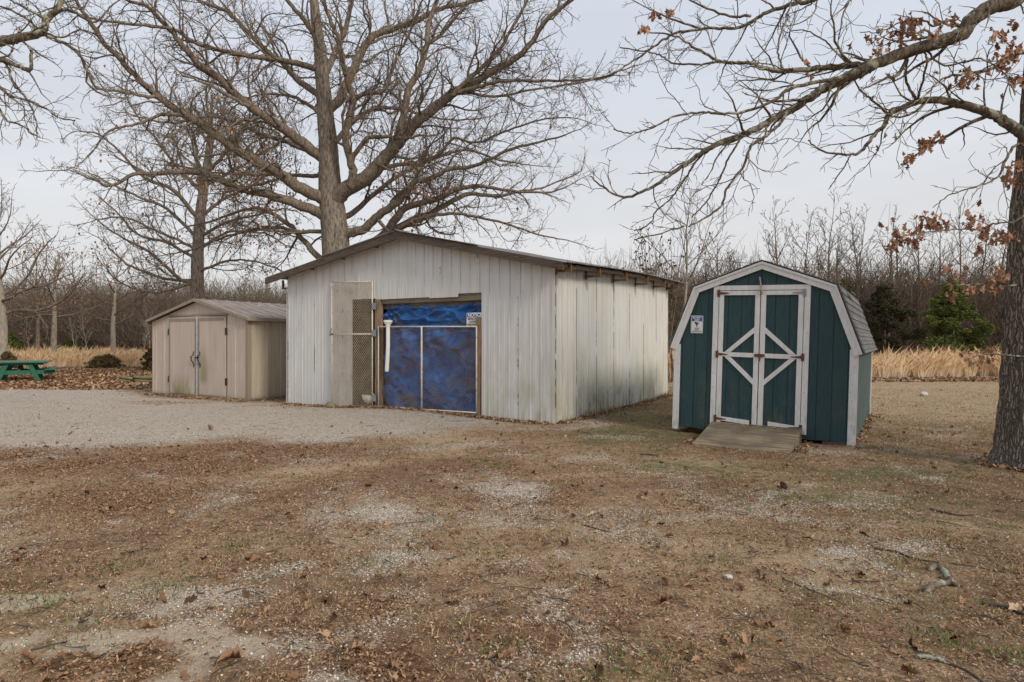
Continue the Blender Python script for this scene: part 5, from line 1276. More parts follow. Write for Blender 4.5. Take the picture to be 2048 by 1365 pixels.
LIMBS = [
 ([(670,400),(690,380),(738,352),(766,320),(797,285),(833,245),(877,210),(908,186),(940,170),(987,142),(1027,119),(1059,91),(1090,43),(1142,0),(1190,-40)],-.1,-3.5,46,7,2),
 ([(908,186),(956,142),(995,103),(1027,51),(1055,0),(1070,-40)],-2.0,-3,13,5,2),
 ([(916,186),(956,174),(1015,162),(1114,162),(1193,158),(1260,135)],-2,-4.5,13,3,2),
 ([(905,190),(932,184),(987,194),(1062,180),(1153,166),(1230,150)],-2,-1,10,3,2),
 ([(790,292),(797,273),(809,222),(817,178),(837,142),(853,95),(857,51),(873,0),(890,-60)],-.8,.5,24,9,2),
 ([(850,100),(853,90),(888,63),(916,28),(940,0),(960,-40)],0,2,12,5,2),
 ([(700,375),(706,344),(702,324),(691,277),(698,237),(706,198),(694,158),(683,111),(679,79),(665,51),(650,10),(640,-40)],-.5,-2.5,24,8,2),
 ([(700,200),(734,186),(766,182),(782,150),(797,107),(813,79),(829,40),(845,0)],-1.2,-3,12,5,2),
 ([(652,225),(679,198),(698,158),(718,115),(742,75),(782,59),(829,44),(877,20),(956,0),(1020,-20)],-.3,1.8,28,7,2),
 ([(680,478),(696,467),(726,459),(758,431),(790,408),(813,384),(829,364),(861,356),(896,340),(948,332),(1015,301),(1074,285),(1130,270)],0,-2.5,30,4,2),
 ([(705,520),(766,471),(797,431),(817,412),(877,396),(908,380),(956,372),(1007,380),(1090,385),(1140,370)],.3,1.5,28,3,2),
 ([(720,500),(790,459),(837,435),(861,427),(908,400),(940,388),(995,392),(1035,384),(1082,376),(1153,348)],.3,3.5,24,3,2),
 ([(745,345),(782,332),(837,324),(877,308),(908,277),(956,285),(1015,260),(1080,240),(1140,235)],-.5,-2.8,13,3,2),
 ([(760,475),(830,440),(900,427),(960,435),(1020,450),(1080,470),(1120,478)],.2,-1.5,12,3,2),
 ([(700,330),(726,285),(758,273),(809,277),(840,270)],-.4,-1.5,14,6,1),
 ([(655,405),(641,396),(594,372),(554,344),(514,324),(475,300),(435,273),(396,245),(356,222),(317,194),(277,158),(237,115),(206,83),(178,40),(158,12),(140,-25)],0,-5,36,7,2),
 ([(655,320),(641,313),(594,277),(546,245),(503,214),(467,186),(435,154),(396,127),(368,95),(344,63),(317,36),(293,12),(253,0),(200,-25)],-.1,-4,32,6,2),
 ([(650,432),(633,423),(594,408),(534,388),(475,376),(427,352),(372,344),(317,348),(269,348),(222,372),(178,356),(140,340)],0,-3.2,32,3,2),
 ([(645,145),(633,138),(594,127),(554,119),(499,111),(447,103),(396,87),(348,59),(293,51),(222,44),(166,32),(119,16),(79,24)],-.5,-5,19,3,2),
 ([(648,205),(637,190),(594,158),(570,130),(530,99),(491,59),(455,24),(396,0),(350,-30)],-.4,2,20,6,2),
 ([(648,130),(640,95),(617,51),(602,32),(574,0),(555,-50)],-.5,-1.8,18,8,2),
 ([(362,228),(330,230),(317,230),(285,245),(245,253),(214,265),(190,297)],-3.4,-4,11,4,2),
 ([(312,192),(305,194),(253,186),(190,174),(174,138),(150,99),(95,75)],-3.8,-5.5,11,3,2),
 ([(500,214),(455,190),(419,170),(388,158),(364,150)],-2,-3.5,10,4,2),
 ([(658,322),(645,317),(586,289),(526,269),(475,245),(419,233),(356,245),(300,240),(250,225)],0,2.5,16,3,2),
 ([(665,468),(653,463),(594,463),(546,455),(475,467),(435,479),(380,500),(330,510)],0,1.5,14,3,2),
 ([(665,545),(637,514),(602,475),(570,443),(526,419),(491,419),(430,440),(370,455)],0,2.5,20,3,2),
 ([(655,348),(617,352),(574,348),(520,350),(467,348),(396,340),(320,320)],.1,4,13,3,2),
 ([(645,165),(668,110),(690,60),(700,20),(712,-40)],-.5,1.5,18,9,2),
 ([(655,265),(640,230),(610,205),(570,190),(520,190),(470,205)],.2,3.5,14,3,2),
 ([(662,300),(690,260),(730,225),(770,215),(830,225),(900,240),(970,235)],.2,4.5,16,3,2),
 ([(662,440),(700,430),(740,395),(800,350),(860,320),(930,300),(1000,320),(1060,330)],.3,4.5,18,3,2),
]
allt = []
for i, (pts, d0, d1, w0, w1, ml) in enumerate(LIMBS):
    g = Grow(100+i, maxlev=3, wander=0.23, up=0.03, minr=0.0075, dens=((3.3 if i not in (9, 10, 11, 26) else 1.9), 4.2, 4.6), lf=(0.30, 0.62), step=(.35, .26, .17, .12))
    P, Rr = traced_limb(pts, D+d0, D+d1, w0*.78, w1*.8, seed=i, jit=0.014)
    out = [(P, Rr, 0)]
    g.children(P, Rr, 1, out, 0, 0.16 if w0 > 12 else 0.05, lmax=5.2)
    # tip fan
    g.branch(P[-1], (P[-1]-P[-3])/np.linalg.norm(P[-1]-P[-3]), 1.4, max(Rr[-1], .01), 1, out)
    link_mesh('limb', tubes_mesh('limb', rel(out, OO), (9, 6, 4, 3, 3)), M['bark_limb'], oak, False)
    allt += g.tips
allt = np.array(allt)
r = np.random.default_rng(9); sc_ = PX
ppx = allt[:, 0]/allt[:, 1]*F+CX; ppy = CY-(allt[:, 2]-CH)/allt[:, 1]*F
wgt = 0.010+0.32*np.exp(-((ppx-600)/170)**2-((ppy-390)/85)**2)+0.10*np.exp(-((ppx-860)/160)**2-((ppy-400)/60)**2)+0.02*np.exp(-((ppx-640)/120)**2-((ppy-120)/150)**2)
sel = allt[r.random(len(allt)) < wgt*0.55]
leaf_object(oak, sel-OO, 0.115, M['dead_leaf'], 'dead_leaves', SIMPLE, 3, 0.10)

# --- second oak behind the tan shed
D = 32.0
oak2 = empty('oak_tree', (PX(390, 700, D)[0], D, 0.0)); tag(oak2, 'bare oak with upright crown behind the tan garden shed', 'tree'); OO = np.array(oak2.location)
tr = [(388, 765, D), (391, 640, D), (395, 580, D), (395, 520, D), (400, 440, D), (408, 370, D), (418, 300, D), (422, 250, D), (424, 190, D)]
P = catmull([PX(*q) for q in tr], 5); tw_ = np.interp(np.linspace(0, 1, len(P)), np.linspace(0, 1, len(tr)), [36, 27, 25, 23, 20, 17, 13, 8, 4])
V, Q = tube(P-OO, tw_/2/F*D, 14); link_mesh('trunk', fast_mesh('trunk', V+(rng.random((len(V), 1))-.5)*.02, Q), M['bark_oak'], oak2, True)
LIMBS2 = [
 ([(398,440),(392,431),(348,380),(305,364),(277,344),(237,301),(198,269),(160,262)],0,-2,15,3),
 ([(396,475),(386,467),(336,419),(293,400),(237,376),(190,350)],0,2,12,3),
 ([(394,500),(384,495),(344,475),(297,455),(253,435),(194,439)],0,-2,11,3),
 ([(394,520),(385,513),(332,485),(273,466),(234,425),(205,400)],0,2.5,11,3),
 ([(394,570),(361,558),(307,511),(273,489),(225,464),(191,437)],0,-2.5,12,3),
 ([(394,565),(379,562),(332,558),(293,546),(254,528),(225,501),(207,482)],0,1,11,3),
 ([(392,572),(377,568),(320,585),(283,581),(244,568),(215,540)],0,-3,10,3),
 ([(400,432),(408,427),(443,400),(487,380),(526,356),(560,330)],0,2,13,3),
 ([(398,472),(412,467),(455,443),(507,431),(554,419),(590,420)],0,-2,11,3),
 ([(396,500),(404,495),(447,467),(495,463),(540,470),(570,490)],0,2,10,3),
 ([(398,545),(430,530),(470,520),(520,525),(560,540)],0,-2,9,3),
 ([(403,400),(400,396),(396,340),(392,293),(380,253),(356,206),(336,166)],0,1,13,3),
 ([(414,345),(416,340),(423,293),(419,245),(412,198),(416,150),(404,103)],0,-1,12,3),
 ([(412,342),(423,336),(455,301),(475,269),(503,237),(526,190),(546,150)],0,-2,13,3),
 ([(404,385),(396,376),(356,336),(317,285),(277,237),(245,178)],0,2,13,3),
 ([(418,300),(440,250),(450,200),(470,150),(480,110)],0,2,9,3),
 ([(419,290),(380,230),(330,200),(300,150)],0,-1,9,3),
 ([(410,370),(450,350),(500,320),(540,270),(570,240)],0,1.5,10,3),
]
tips = []
for i, (pts, d0, d1, w0, w1) in enumerate(LIMBS2):
    g = Grow(300+i, maxlev=3, wander=0.17, up=0.05, minr=0.0095, dens=(2.8, 3.8, 4.2), lf=(0.32, 0.62), step=(.4, .3, .2, .15), ang=(28, 55))
    P, Rr = traced_limb(pts, D+d0, D+d1, w0*.75, w1*.8, 4, 0.018, seed=i+50); out = [(P, Rr, 0)]
    g.children(P, Rr, 1, out, 0, 0.12, lmax=4.5); g.branch(P[-1], (P[-1]-P[-3])/np.linalg.norm(P[-1]-P[-3]), 1.3, Rr[-1], 1, out)
    link_mesh('limb', tubes_mesh('limb', rel(out, OO), (7, 5, 3, 3, 3)), M['bark_limb'], oak2); tips += g.tips
tips = np.array(tips); r = np.random.default_rng(19); pyy = CY-(tips[:, 2]-CH)/tips[:, 1]*F
sel = tips[r.random(len(tips)) < 0.012+0.05*np.exp(-((pyy-560)/70)**2)]
leaf_object(oak2, sel-OO, 0.13, M['dead_leaf'], 'dead_leaves', SIMPLE, 3, 0.12)

# --- the near tree on the right, trunk at the picture's edge
D = 7.6
near = empty('near_oak_tree', (PX(2064, 935, D)[0], D, 0.0)); tag(near, 'thick furrowed trunk standing at the right edge with long overhanging limbs', 'tree'); OO = np.array(near.location)
tr = [(2070, 975, D), (2070, 935, D), (2070, 890, D), (2070, 800, D), (2073, 700, D), (2075, 600, D), (2080, 450, D), (2090, 300, D), (2098, 150, D), (2104, 0, D), (2108, -150, D), (2110, -400, D)]
P = catmull([PX(*q) for q in tr], 14); kk = np.linspace(0, 1, len(P))
tw_ = np.interp(kk, np.linspace(0, 1, len(tr)), [178, 150, 126, 112, 108, 106, 98, 88, 80, 72, 62, 40])
ns = 96; V, Q = tube(P-OO, tw_/2/F*D, ns); V3 = V.reshape(-1, ns, 3); c_ = (P-OO)[:, None, :]; dirv = V3-c_; zz = P[:, 2][:, None]; th = np.arange(ns)[None, :]*2*np.pi/ns
fur = fbm(th*9+0*zz+3*fbm(th*2, zz*1.5, 2), zz*1.6+0*th, 3); but = 0.10*np.exp(-zz/0.22)*(0.5+0.5*np.cos(th*5+1.3+zz*2))
V3 = c_+dirv*(1+0.16*(fur-0.5)*1.4+but)[..., None]
link_mesh('trunk', fast_mesh('trunk', V3.reshape(-1, 3), Q), M['bark_near'], near, True)
LN = [
 ([(2106,-120),(2070,-40),(2027,0),(1985,12),(1943,40),(1926,66),(1879,84),(1828,98),(1773,119),(1731,136),(1688,157),(1646,178),(1621,195),(1582,220),(1540,242),(1494,267),(1443,284),(1405,305),(1375,326),(1337,352),(1299,377),(1248,394),(1205,373),(1180,352)],-.3,-.2,50,3,1),
 ([(1860,92),(1816,106),(1765,125),(1705,131),(1646,136),(1561,142),(1527,136),(1502,127),(1443,123),(1392,97),(1349,72),(1286,64)],-.35,.4,24,3,1),
 ([(1455,124),(1443,123),(1409,127),(1349,127),(1320,110),(1286,102),(1240,95)],.3,.9,7,3,1),
 ([(1690,156),(1672,157),(1629,165),(1578,178),(1544,203),(1485,225),(1434,227),(1400,225),(1349,233),(1307,254),(1261,267),(1227,258)],-.4,-.9,12,3,1),
 ([(1582,220),(1574,225),(1557,250),(1527,275),(1502,292),(1485,335),(1455,373),(1443,411),(1409,436),(1383,449),(1349,458),(1307,470),(1269,479)],-.3,-.8,10,3,1),
 ([(1490,267),(1485,271),(1472,292),(1451,331),(1434,369),(1409,407),(1383,436)],-.3,.3,7,3,1),
 ([(1432,288),(1430,292),(1392,322),(1366,364),(1341,398),(1311,424),(1303,445),(1269,462)],-.2,.4,6,3,1),
 ([(1830,-130),(1700,-30),(1625,0),(1587,8),(1544,21),(1511,38),(1477,55),(1417,57),(1349,68),(1307,93),(1265,123),(1222,148),(1180,161)],.2,1.0,15,3,1),
 ([(2088,300),(2044,268),(2019,250),(1985,229),(1951,216),(1917,208),(1883,201),(1837,203),(1803,216),(1777,229),(1769,250),(1748,271),(1722,301),(1701,309),(1646,303),(1616,280)],0,.5,34,3,1),
 ([(1783,227),(1777,229),(1748,203),(1722,182),(1705,153)],.3,.0,9,3,1),
 ([(1706,308),(1701,309),(1688,335),(1667,364),(1659,377)],.4,.5,5,2,1),
 ([(1836,203),(1832,199),(1811,157),(1816,119)],.2,.0,9,5,1),
 ([(1838,203),(1837,190),(1854,127),(1850,100)],.2,-.2,8,4,1),
 ([(2075,310),(2036,288),(2010,322),(1998,352),(1964,369),(1926,381),(1892,394),(1866,415)],0,-.6,9,2,1),
 ([(2090,120),(2048,105),(1985,136),(1921,148),(1880,160),(1850,190),(1790,230),(1740,250)],0,-.9,12,2,1),
 ([(1925,60),(1900,40),(1868,52),(1840,38),(1800,46),(1760,64),(1720,64)],-.3,-.6,8,2,1),
 ([(1880,85),(1850,60),(1826,70),(1790,62),(1760,78),(1735,90)],-.3,-.7,7,2,1),
 ([(1850,100),(1890,130),(1960,118),(2010,150),(2030,190)],-.3,-.8,6,3,1),
 ([(1570,148),(1556,110),(1560,70),(1575,30),(1590,-20)],0,.5,6,3,1),
 ([(1700,131),(1668,100),(1640,75),(1600,60),(1570,66)],-.2,.3,6,2,1),
 ([(1400,58),(1350,40),(1300,20),(1250,-10)],.9,1.2,7,2,1),
 ([(1502,32),(1450,30),(1380,0),(1330,-30)],.7,.9,8,3,1),
 ([(1630,2),(1600,-10),(1560,-30)],.5,.7,8,3,1),
 ([(2078,400),(2034,441),(1994,445),(1955,458),(1900,460),(1841,466),(1794,475)],0,-.7,6,2,0),
 ([(2072,560),(2020,571),(1957,569),(1893,571)],0,-.5,5,2,0),
 ([(2068,715),(2008,709),(1972,709),(1945,713)],-.2,-.6,6,2,0),
]
ntips = []
for i, (pts, d0, d1, w0, w1, full) in enumerate(LN):
    g = Grow(500+i, maxlev=2 if full else 1, wander=0.22, up=0.0, minr=0.0040, dens=(6.0, 8.0, 8), lf=(0.14, 0.46), step=(.14, .09, .06, .05), ang=(30, 62), rf=0.5)
    P, Rr = traced_limb(pts, D+d0, D+d1, w0*.74, w1*.8, 6, 0.005, seed=i+90); out = [(P, Rr, 0)]
    g.children(P, Rr, 1, out, 0, 0.10 if full else .25, lmax=3.0 if full else .9)
    o = link_mesh('limb', tubes_mesh('limb', rel(out, OO), (14, 7, 5, 4, 3)), M['bark_nlimb'], near, True); ntips.append((P, g.tips))
r = np.random.default_rng(33); lp = []
LEAFPX = [(1800,60,28,26),(1830,50,25,20),(1760,95,18,8),(1750,112,12,6),(1870,55,20,8),(1905,40,14,7),(1995,75,16,12),(2020,100,22,26),(2005,130,24,18),(2038,160,14,14),(2030,50,8,5),(1930,165,16,16),(1938,150,10,8),(1850,290,14,14),(1815,320,14,12),(1880,275,8,6),
          (2020,360,18,22),(2035,330,10,6),(1850,445,22,20),(1880,450,16,14),(1945,445,18,16),(1800,470,26,20),(1790,490,18,12),(1830,480,16,12),(1975,470,22,18),(2000,480,16,14),(2020,470,8,6),(1915,550,20,12),(1985,560,22,14),(1940,580,12,8),(2005,545,10,8),(1950,720,16,14),(1975,712,14,8),(1340,28,8,6),(1308,30,10,6),(1290,60,10,7),(1610,125,5,3),(1618,155,5,3),(1905,590,9,5),(1960,500,12,7),(1850,565,8,3)]
for px_, py_, sp, n in LEAFPX:
    for q in range(int(n*1.15)): lp.append(PX(px_+r.normal(0, sp*.62), py_+r.normal(0, sp*.5), D+r.normal(-.35, .25)))
tp_ = np.concatenate([np.array(b) for _, b in ntips if len(b)]); tx_ = tp_[:, 0]/tp_[:, 1]*F+CX; tp_ = tp_[(tx_ > 1700) & (r.random(len(tp_)) < .05)]; lp = np.concatenate([np.array(lp), tp_-np.array([0, 0, .03])])
link_mesh('dead_leaves', leaves_mesh('dead_leaves', lp-OO, 0.088, r, OAK, 0.7, 0.5, True), M['dead_leaf'], near)

# --- tree whose limbs come in from the upper left
D = 9.5
lt = empty('overhanging_tree', (PX(-420, 935, D)[0], D, 0.0)); tag(lt, 'tree at the upper left whose lichened limbs reach in over the drive', 'tree'); OO = np.array(lt.location)
P = catmull([PX(-420, 905, D), PX(-415, 600, D), PX(-405, 300, D), PX(-390, 50, D), PX(-370, -300, D)], 6)
V, Q = tube(P-OO, np.linspace(.36, .14, len(P)), 16); link_mesh('trunk', fast_mesh('trunk', V, Q), M['bark_near'], lt, True)
LL = [
 ([(-400,200),(-250,150),(-120,105),(0,83),(40,76),(83,65),(95,36),(115,16),(135,-30)],0,.4,36,10),
 ([(90,68),(95,73),(138,91),(170,127),(178,170),(215,192),(250,196)],.3,.8,9,3),
 ([(-380,160),(-200,120),(-80,112),(0,119),(32,130),(60,141),(62,100)],.4,.1,22,7),
 ([(5,119),(12,127),(28,170),(51,194),(71,237),(73,277)],.2,0,8,3),
 ([(-30,112),(-10,160),(20,190),(70,205),(120,235),(150,240)],.2,-.3,9,3),
 ([(-60,110),(-30,170),(10,235),(40,250),(75,275)],.2,.6,9,3),
 ([(60,75),(70,50),(20,20),(-40,0)],.3,.8,9,3),
 ([(92,40),(60,20),(30,5),(0,-15)],.3,0,8,3),
 ([(100,33),(130,20),(165,32),(190,44),(215,20),(240,0)],.4,1.0,8,3),
 ([(86,62),(120,75),(160,60),(200,70)],.3,-.2,6,2),
]
for i, (pts, d0, d1, w0, w1) in enumerate(LL):
    g = Grow(700+i, maxlev=2, wander=0.21, up=0.0, minr=0.0048, dens=(5.5, 7.5, 8), lf=(0.18, 0.5), step=(.16, .10, .07, .05), rf=0.5)
    P, Rr = traced_limb(pts, D+d0, D+d1, w0*.8, w1*.8, 6, 0.006, seed=i+140); out = [(P, Rr, 0)]; g.children(P, Rr, 1, out, 0, 0.15, lmax=3.2)
    link_mesh('limb', tubes_mesh('limb', rel(out, OO), (12, 6, 4, 3, 3)), M['bark_nlimb'], lt, True)

# ------------------------------------------------------------------ trees of the wood edge
def oak_branches(seed, h, spread=1.0, r0=0.22, lean=0.0, lev=3, clear=0.28, minr=0.012, dens=(1.7, 2.6, 3.2)):
    g = Grow(seed, maxlev=lev, wander=0.17, up=0.05, minr=minr, dens=dens, lf=(0.34, 0.62), step=(.55, .4, .3, .22), ang=(28, 58)); R_ = g.r
    n = 12; P = [np.array([0., 0, -.1])]; d = np.array([lean, 0, 1.])
    for i in range(n): d = d+np.array([R_.gauss(0, .05), R_.gauss(0, .05), .12]); d /= np.linalg.norm(d); P.append(P[-1]+d*h*.86/n)
    P = np.array(P); Rr = r0*(1-np.linspace(0, .93, n+1)**1.15); trunk = (P, Rr, 0); out = []
    nl = 15
    for k_ in range(nl):
        t_ = clear+(.97-clear)*(k_+R_.random()*.6)/nl; i = min(int(t_*n), n-1); p = P[i]+(P[i+1]-P[i])*(t_*n-i)
        az = k_*2.4+R_.random(); el = R(8+62*((t_-clear)/(1-clear))+R_.uniform(-8, 8)); dd = np.array([math.cos(az)*math.cos(el), math.sin(az)*math.cos(el), math.sin(el)])
        L = h*spread*(0.50-0.30*(t_-clear)/(1-clear))*R_.uniform(.8, 1.15); g.branch(p, dd, L, Rr[i]*.5, 0, out)
    return trunk, out, g
def slim_branches(seed, h, r0=0.09, lev=2, minr=0.010, forks=0, dens=(1.5, 2.2), clear=.3, spread=1.0):
    g = Grow(seed, maxlev=lev, wander=0.12, up=0.08, minr=minr, dens=dens, lf=(0.35, 0.6), step=(.5, .35, .25, .2), ang=(25, 48)); R_ = g.r
    n = 12; P = [np.array([0., 0, -.1])]; d = np.array([R_.gauss(0, .05), 0, 1.])
    for i in range(n): d = d+np.array([R_.gauss(0, .06), R_.gauss(0, .06), .15]); d /= np.linalg.norm(d); P.append(P[-1]+d*h/n)
    P = np.array(P); Rr = np.maximum(r0*(1-np.linspace(0, .97, n+1)), minr); trunk = (P, Rr, 0); out = []
    nl = 17
    for k_ in range(nl):
        t_ = clear+(.97-clear)*(k_+R_.random())/nl; i = min(int(t_*n), n-1); p = P[i]+(P[i+1]-P[i])*(t_*n-i)
        az = k_*2.4+R_.random(); el = R(R_.uniform(38, 66)); dd = np.array([math.cos(az)*math.cos(el), math.sin(az)*math.cos(el), math.sin(el)])
        g.branch(p, dd, h*spread*(.34-.22*(t_-clear)/(1-clear))*R_.uniform(.7, 1.2), Rr[i]*.5, 0, out)
    return trunk, out, g
def full_tree(name, px_, D, br, label, mat, mat_l, leafn=0, leafsize=.14, group=None, rot=0):
    trunk, out, g = br; o = empty(name, (PX(px_, 700, D)[0], D, float(ground_z(PX(px_, 700, D)[0], D))), (0, 0, rot)); tag(o, label, 'tree', group)
    V, Q = tube(trunk[0], trunk[1], 10); link_mesh('trunk', fast_mesh('trunk', V, Q), mat, o, True)
    link_mesh('crown', tubes_mesh('crown', out, (6, 5, 3, 3, 3)), mat_l, o)
    if leafn:
        tp = np.array(g.tips); tp = tp[tp[:, 2] < tp[:, 2].max()*.62] if leafn < 0 else tp; r_ = np.random.default_rng(3); k_ = r_.random(len(tp)) < abs(leafn); leaf_object(o, tp[k_], leafsize, M['dead_leaf'], 'dead_leaves', SIMPLE, 4, .16)
    return o
full_tree('field_oak', 3, 36, oak_branches(41, 11.2, 1.0, .26, clear=.30), 'tall pale-trunked oak at the far left behind the picnic table', M['bark_pale'], M['bark_limb'], -.11)
full_tree('field_oak', 108, 41, oak_branches(42, 8.2, 1.0, .20, clear=.42), 'oak with clean pale trunk left of the field bushes', M['bark_pale'], M['bark_limb'], -.16, rot=1.2)
full_tree('field_oak', 76, 52, oak_branches(43, 9.5, .9, .18, clear=.4), 'dim grey oak just behind the clean pale-trunked oak', M['bark_wood'], M['bark_wood'], -.04, rot=2.0)
full_tree('field_oak', 228, 44, oak_branches(44, 9.0, 1.0, .19, clear=.34), 'knobbly pale oak standing above the field bush left of the tan shed', M['bark_pale'], M['bark_wood'], .012, rot=.4)
full_tree('field_oak', 168, 58, oak_branches(45, 10.5, .9, .17, clear=.3), 'broad low oak between the clean pale trunk and the knobbly oak', M['bark_wood'], M['bark_wood'], .01, rot=3.)
full_tree('wood_tree', 1372, 28, slim_branches(61, 7.9, .10, 3, .009, dens=(1.6, 2.3, 2.6), clear=.46, spread=1.3), 'straight pale-stemmed tree just left of the green shed roof', M['bark_pale'], M['bark_wood'])
ORD = ['first', 'second', 'third', 'fourth', 'fifth', 'sixth', 'seventh', 'eighth', 'ninth', 'tenth', 'eleventh', 'twelfth', 'thirteenth', 'fourteenth', 'fifteenth', 'sixteenth', 'seventeenth', 'eighteenth', 'nineteenth']
for i, (px_, D_, h_, ty) in enumerate(((1232, 44, 8.3, 0), (1290, 52, 8.0, 1), (1432, 38, 8.2, 0), (1478, 46, 8.4, 0), (1505, 50, 8.4, 1), (1580, 42, 10.5, 1), (1612, 36, 8.6, 1), (1648, 40, 11.0, 1), (1672, 46, 9.6, 1), (1706, 36, 8.6, 1), (1738, 40, 9.8, 1), (1768, 34, 8.3, 1), (1802, 38, 9.0, 0), (1842, 36, 8.7, 1), (1870, 44, 10.8, 0), (1916, 36, 9.2, 1), (1950, 42, 10.6, 0), (1990, 37, 8.8, 1), (2030, 40, 10., 1))):
    br = slim_branches(800+i, h_, .10+.02*(i % 3), 3 if ty else 3, .0135, dens=(2.6, 3.2, 2.8), clear=.22) if ty else oak_branches(820+i, h_*1.05, .62, .12, clear=.3, lev=2, minr=.0115, dens=(2.4, 3.4))
    full_tree('wood_tree', px_, D_, br, ('broad-crowned' if not ty else 'slender upright')+' bare tree above the right wood edge, '+ORD[i]+' from left', M['bark_wood'], M['bark_wood'], 0, group='slender trees above the right wood edge')

# copies that make up the wood
VAR = []
for i in range(4):
    t_, o_, g_2 = oak_branches(60+i, 7.5, .62, .13, lev=2, minr=.017, dens=(3.4, 4.0), clear=.12); VAR.append(tubes_mesh('wood_tree', [t_]+o_, (5, 4, 3, 3)))
for i in range(4):
    t_, o_, g_2 = slim_branches(70+i, 7.5, .075, 2, .015, dens=(3.2, 3.6), clear=.10, spread=1.25); VAR.append(tubes_mesh('wood_tree', [t_]+o_, (5, 3, 3, 3)))
for m_ in VAR: m_.materials.append(M['bark_far'])
rr = random.Random(88)
def wood_copy(px_, D_, s_, label, group, ty=None):
    o = bpy.data.objects.new('wood_tree', VAR[rr.randrange(8) if ty is None else ty]); COL.objects.link(o)
    x_ = PX(px_, 700, D_)[0]; o.location = (x_, D_, float(ground_z(x_, D_))-.05); o.rotation_euler = (0, 0, rr.uniform(0, 6.28)); o.scale = (s_, s_, s_); tag(o, label, 'tree', group)
for i in range(150):
    D_ = 58+40*rr.random()**.8; wood_copy(-40+660*((i+rr.random())/150), D_, rr.uniform(.92, 1.08)*(CH+112/F*D_)/7.6, 'bare brown tree in the wood beyond the left field', 'trees of the wood beyond the left field')
for i in range(105):
    D_ = 35+26*rr.random(); wood_copy(1150+920*((i+rr.random())/105), D_, rr.uniform(.65, 1.0)*(.7+.3*D_/48), 'bare brown tree in the wood behind the right field', 'trees of the wood behind the right field')
# undergrowth
def brush(name, px0, px1, D0, D1, n, h0, h1, seed, label):
    r_ = random.Random(seed); br = []
    for i in range(n):
        D_ = D0+(D1-D0)*r_.random(); x_ = PX(px0+(px1-px0)*r_.random(), 700, D_)[0]; h_ = r_.uniform(h0, h1); p = np.array([x_, D_, float(ground_z(x_, D_))]); d = np.array([r_.gauss(0, .2), r_.gauss(0, .2), 1.]); P = [p]
        for k_ in range(4): d = d+np.array([r_.gauss(0, .25), r_.gauss(0, .25), .05]); d /= np.linalg.norm(d); P.append(P[-1]+d*h_/4)
        br.append((np.array(P), np.linspace(.022, .009, 5), 3))
        for k_ in range(4):
            a = P[1+r_.randrange(3)]; e = d+np.array([r_.gauss(0, .6), r_.gauss(0, .6), r_.gauss(0, .4)]); L = h_*.35
            br.append((np.array([a, a+e*L*.5, a+e*L+np.array([r_.gauss(0, .1), 0, r_.gauss(0, .1)])]), np.array([.012, .010, .006]), 3))
    tag(link_mesh(name, tubes_mesh(name, br), M['bark_far']), label, 'undergrowth', kind='stuff')
brush('undergrowth', -60, 640, 56, 84, 13000, 2.0, 7.2, 5, 'dense grey-brown undergrowth filling the wood beyond the left field')
brush('wood_undergrowth', 1150, 2150, 35, 54, 15000, 1.4, 6.3, 6, 'tangled brown undergrowth filling the wood behind the right field')

# seed-headed shrub behind the barn
D = 24; o = empty('seedhead_shrub', (PX(1315, 700, D)[0], D, 0)); tag(o, 'upright shrub with dark dried seed heads behind the white building', 'shrub'); r_ = random.Random(12); br = []; tipp = []
for k_ in range(26):
    p = np.array([r_.gauss(0, .35), r_.gauss(0, .3), 0.]); d = np.array([r_.gauss(0, .12), r_.gauss(0, .12), 1.]); P = [p]; h_ = r_.uniform(3.6, 5.9)
    for q in range(7): d = d+np.array([r_.gauss(0, .05), r_.gauss(0, .05), .03]); d /= np.linalg.norm(d); P.append(P[-1]+d*h_/7)
    br.append((np.array(P), np.linspace(.022, .008, 8), 2)); tipp.append(P[-1])
    for q in range(6):
        a = P[3+r_.randrange(4)]; e = a+np.array([r_.gauss(0, .16), r_.gauss(0, .16), r_.uniform(.15, .5)]); br.append((np.array([a, (a+e)/2+np.array([.02, 0, 0]), e]), np.array([.010, .009, .007]), 3)); tipp.append(e)
link_mesh('stems', tubes_mesh('stems', br), M['bark_wood'], o)
tp = np.array(tipp); link_mesh('seed_heads', leaves_mesh('seed_heads', np.repeat(tp, 3, 0)+rng.normal(0, .035, (len(tp)*3, 3)), .085, rng, SIMPLE, .8, 1.0, True), mat_plain('dark_seed_heads', (.07, .045, .03), .9), o)

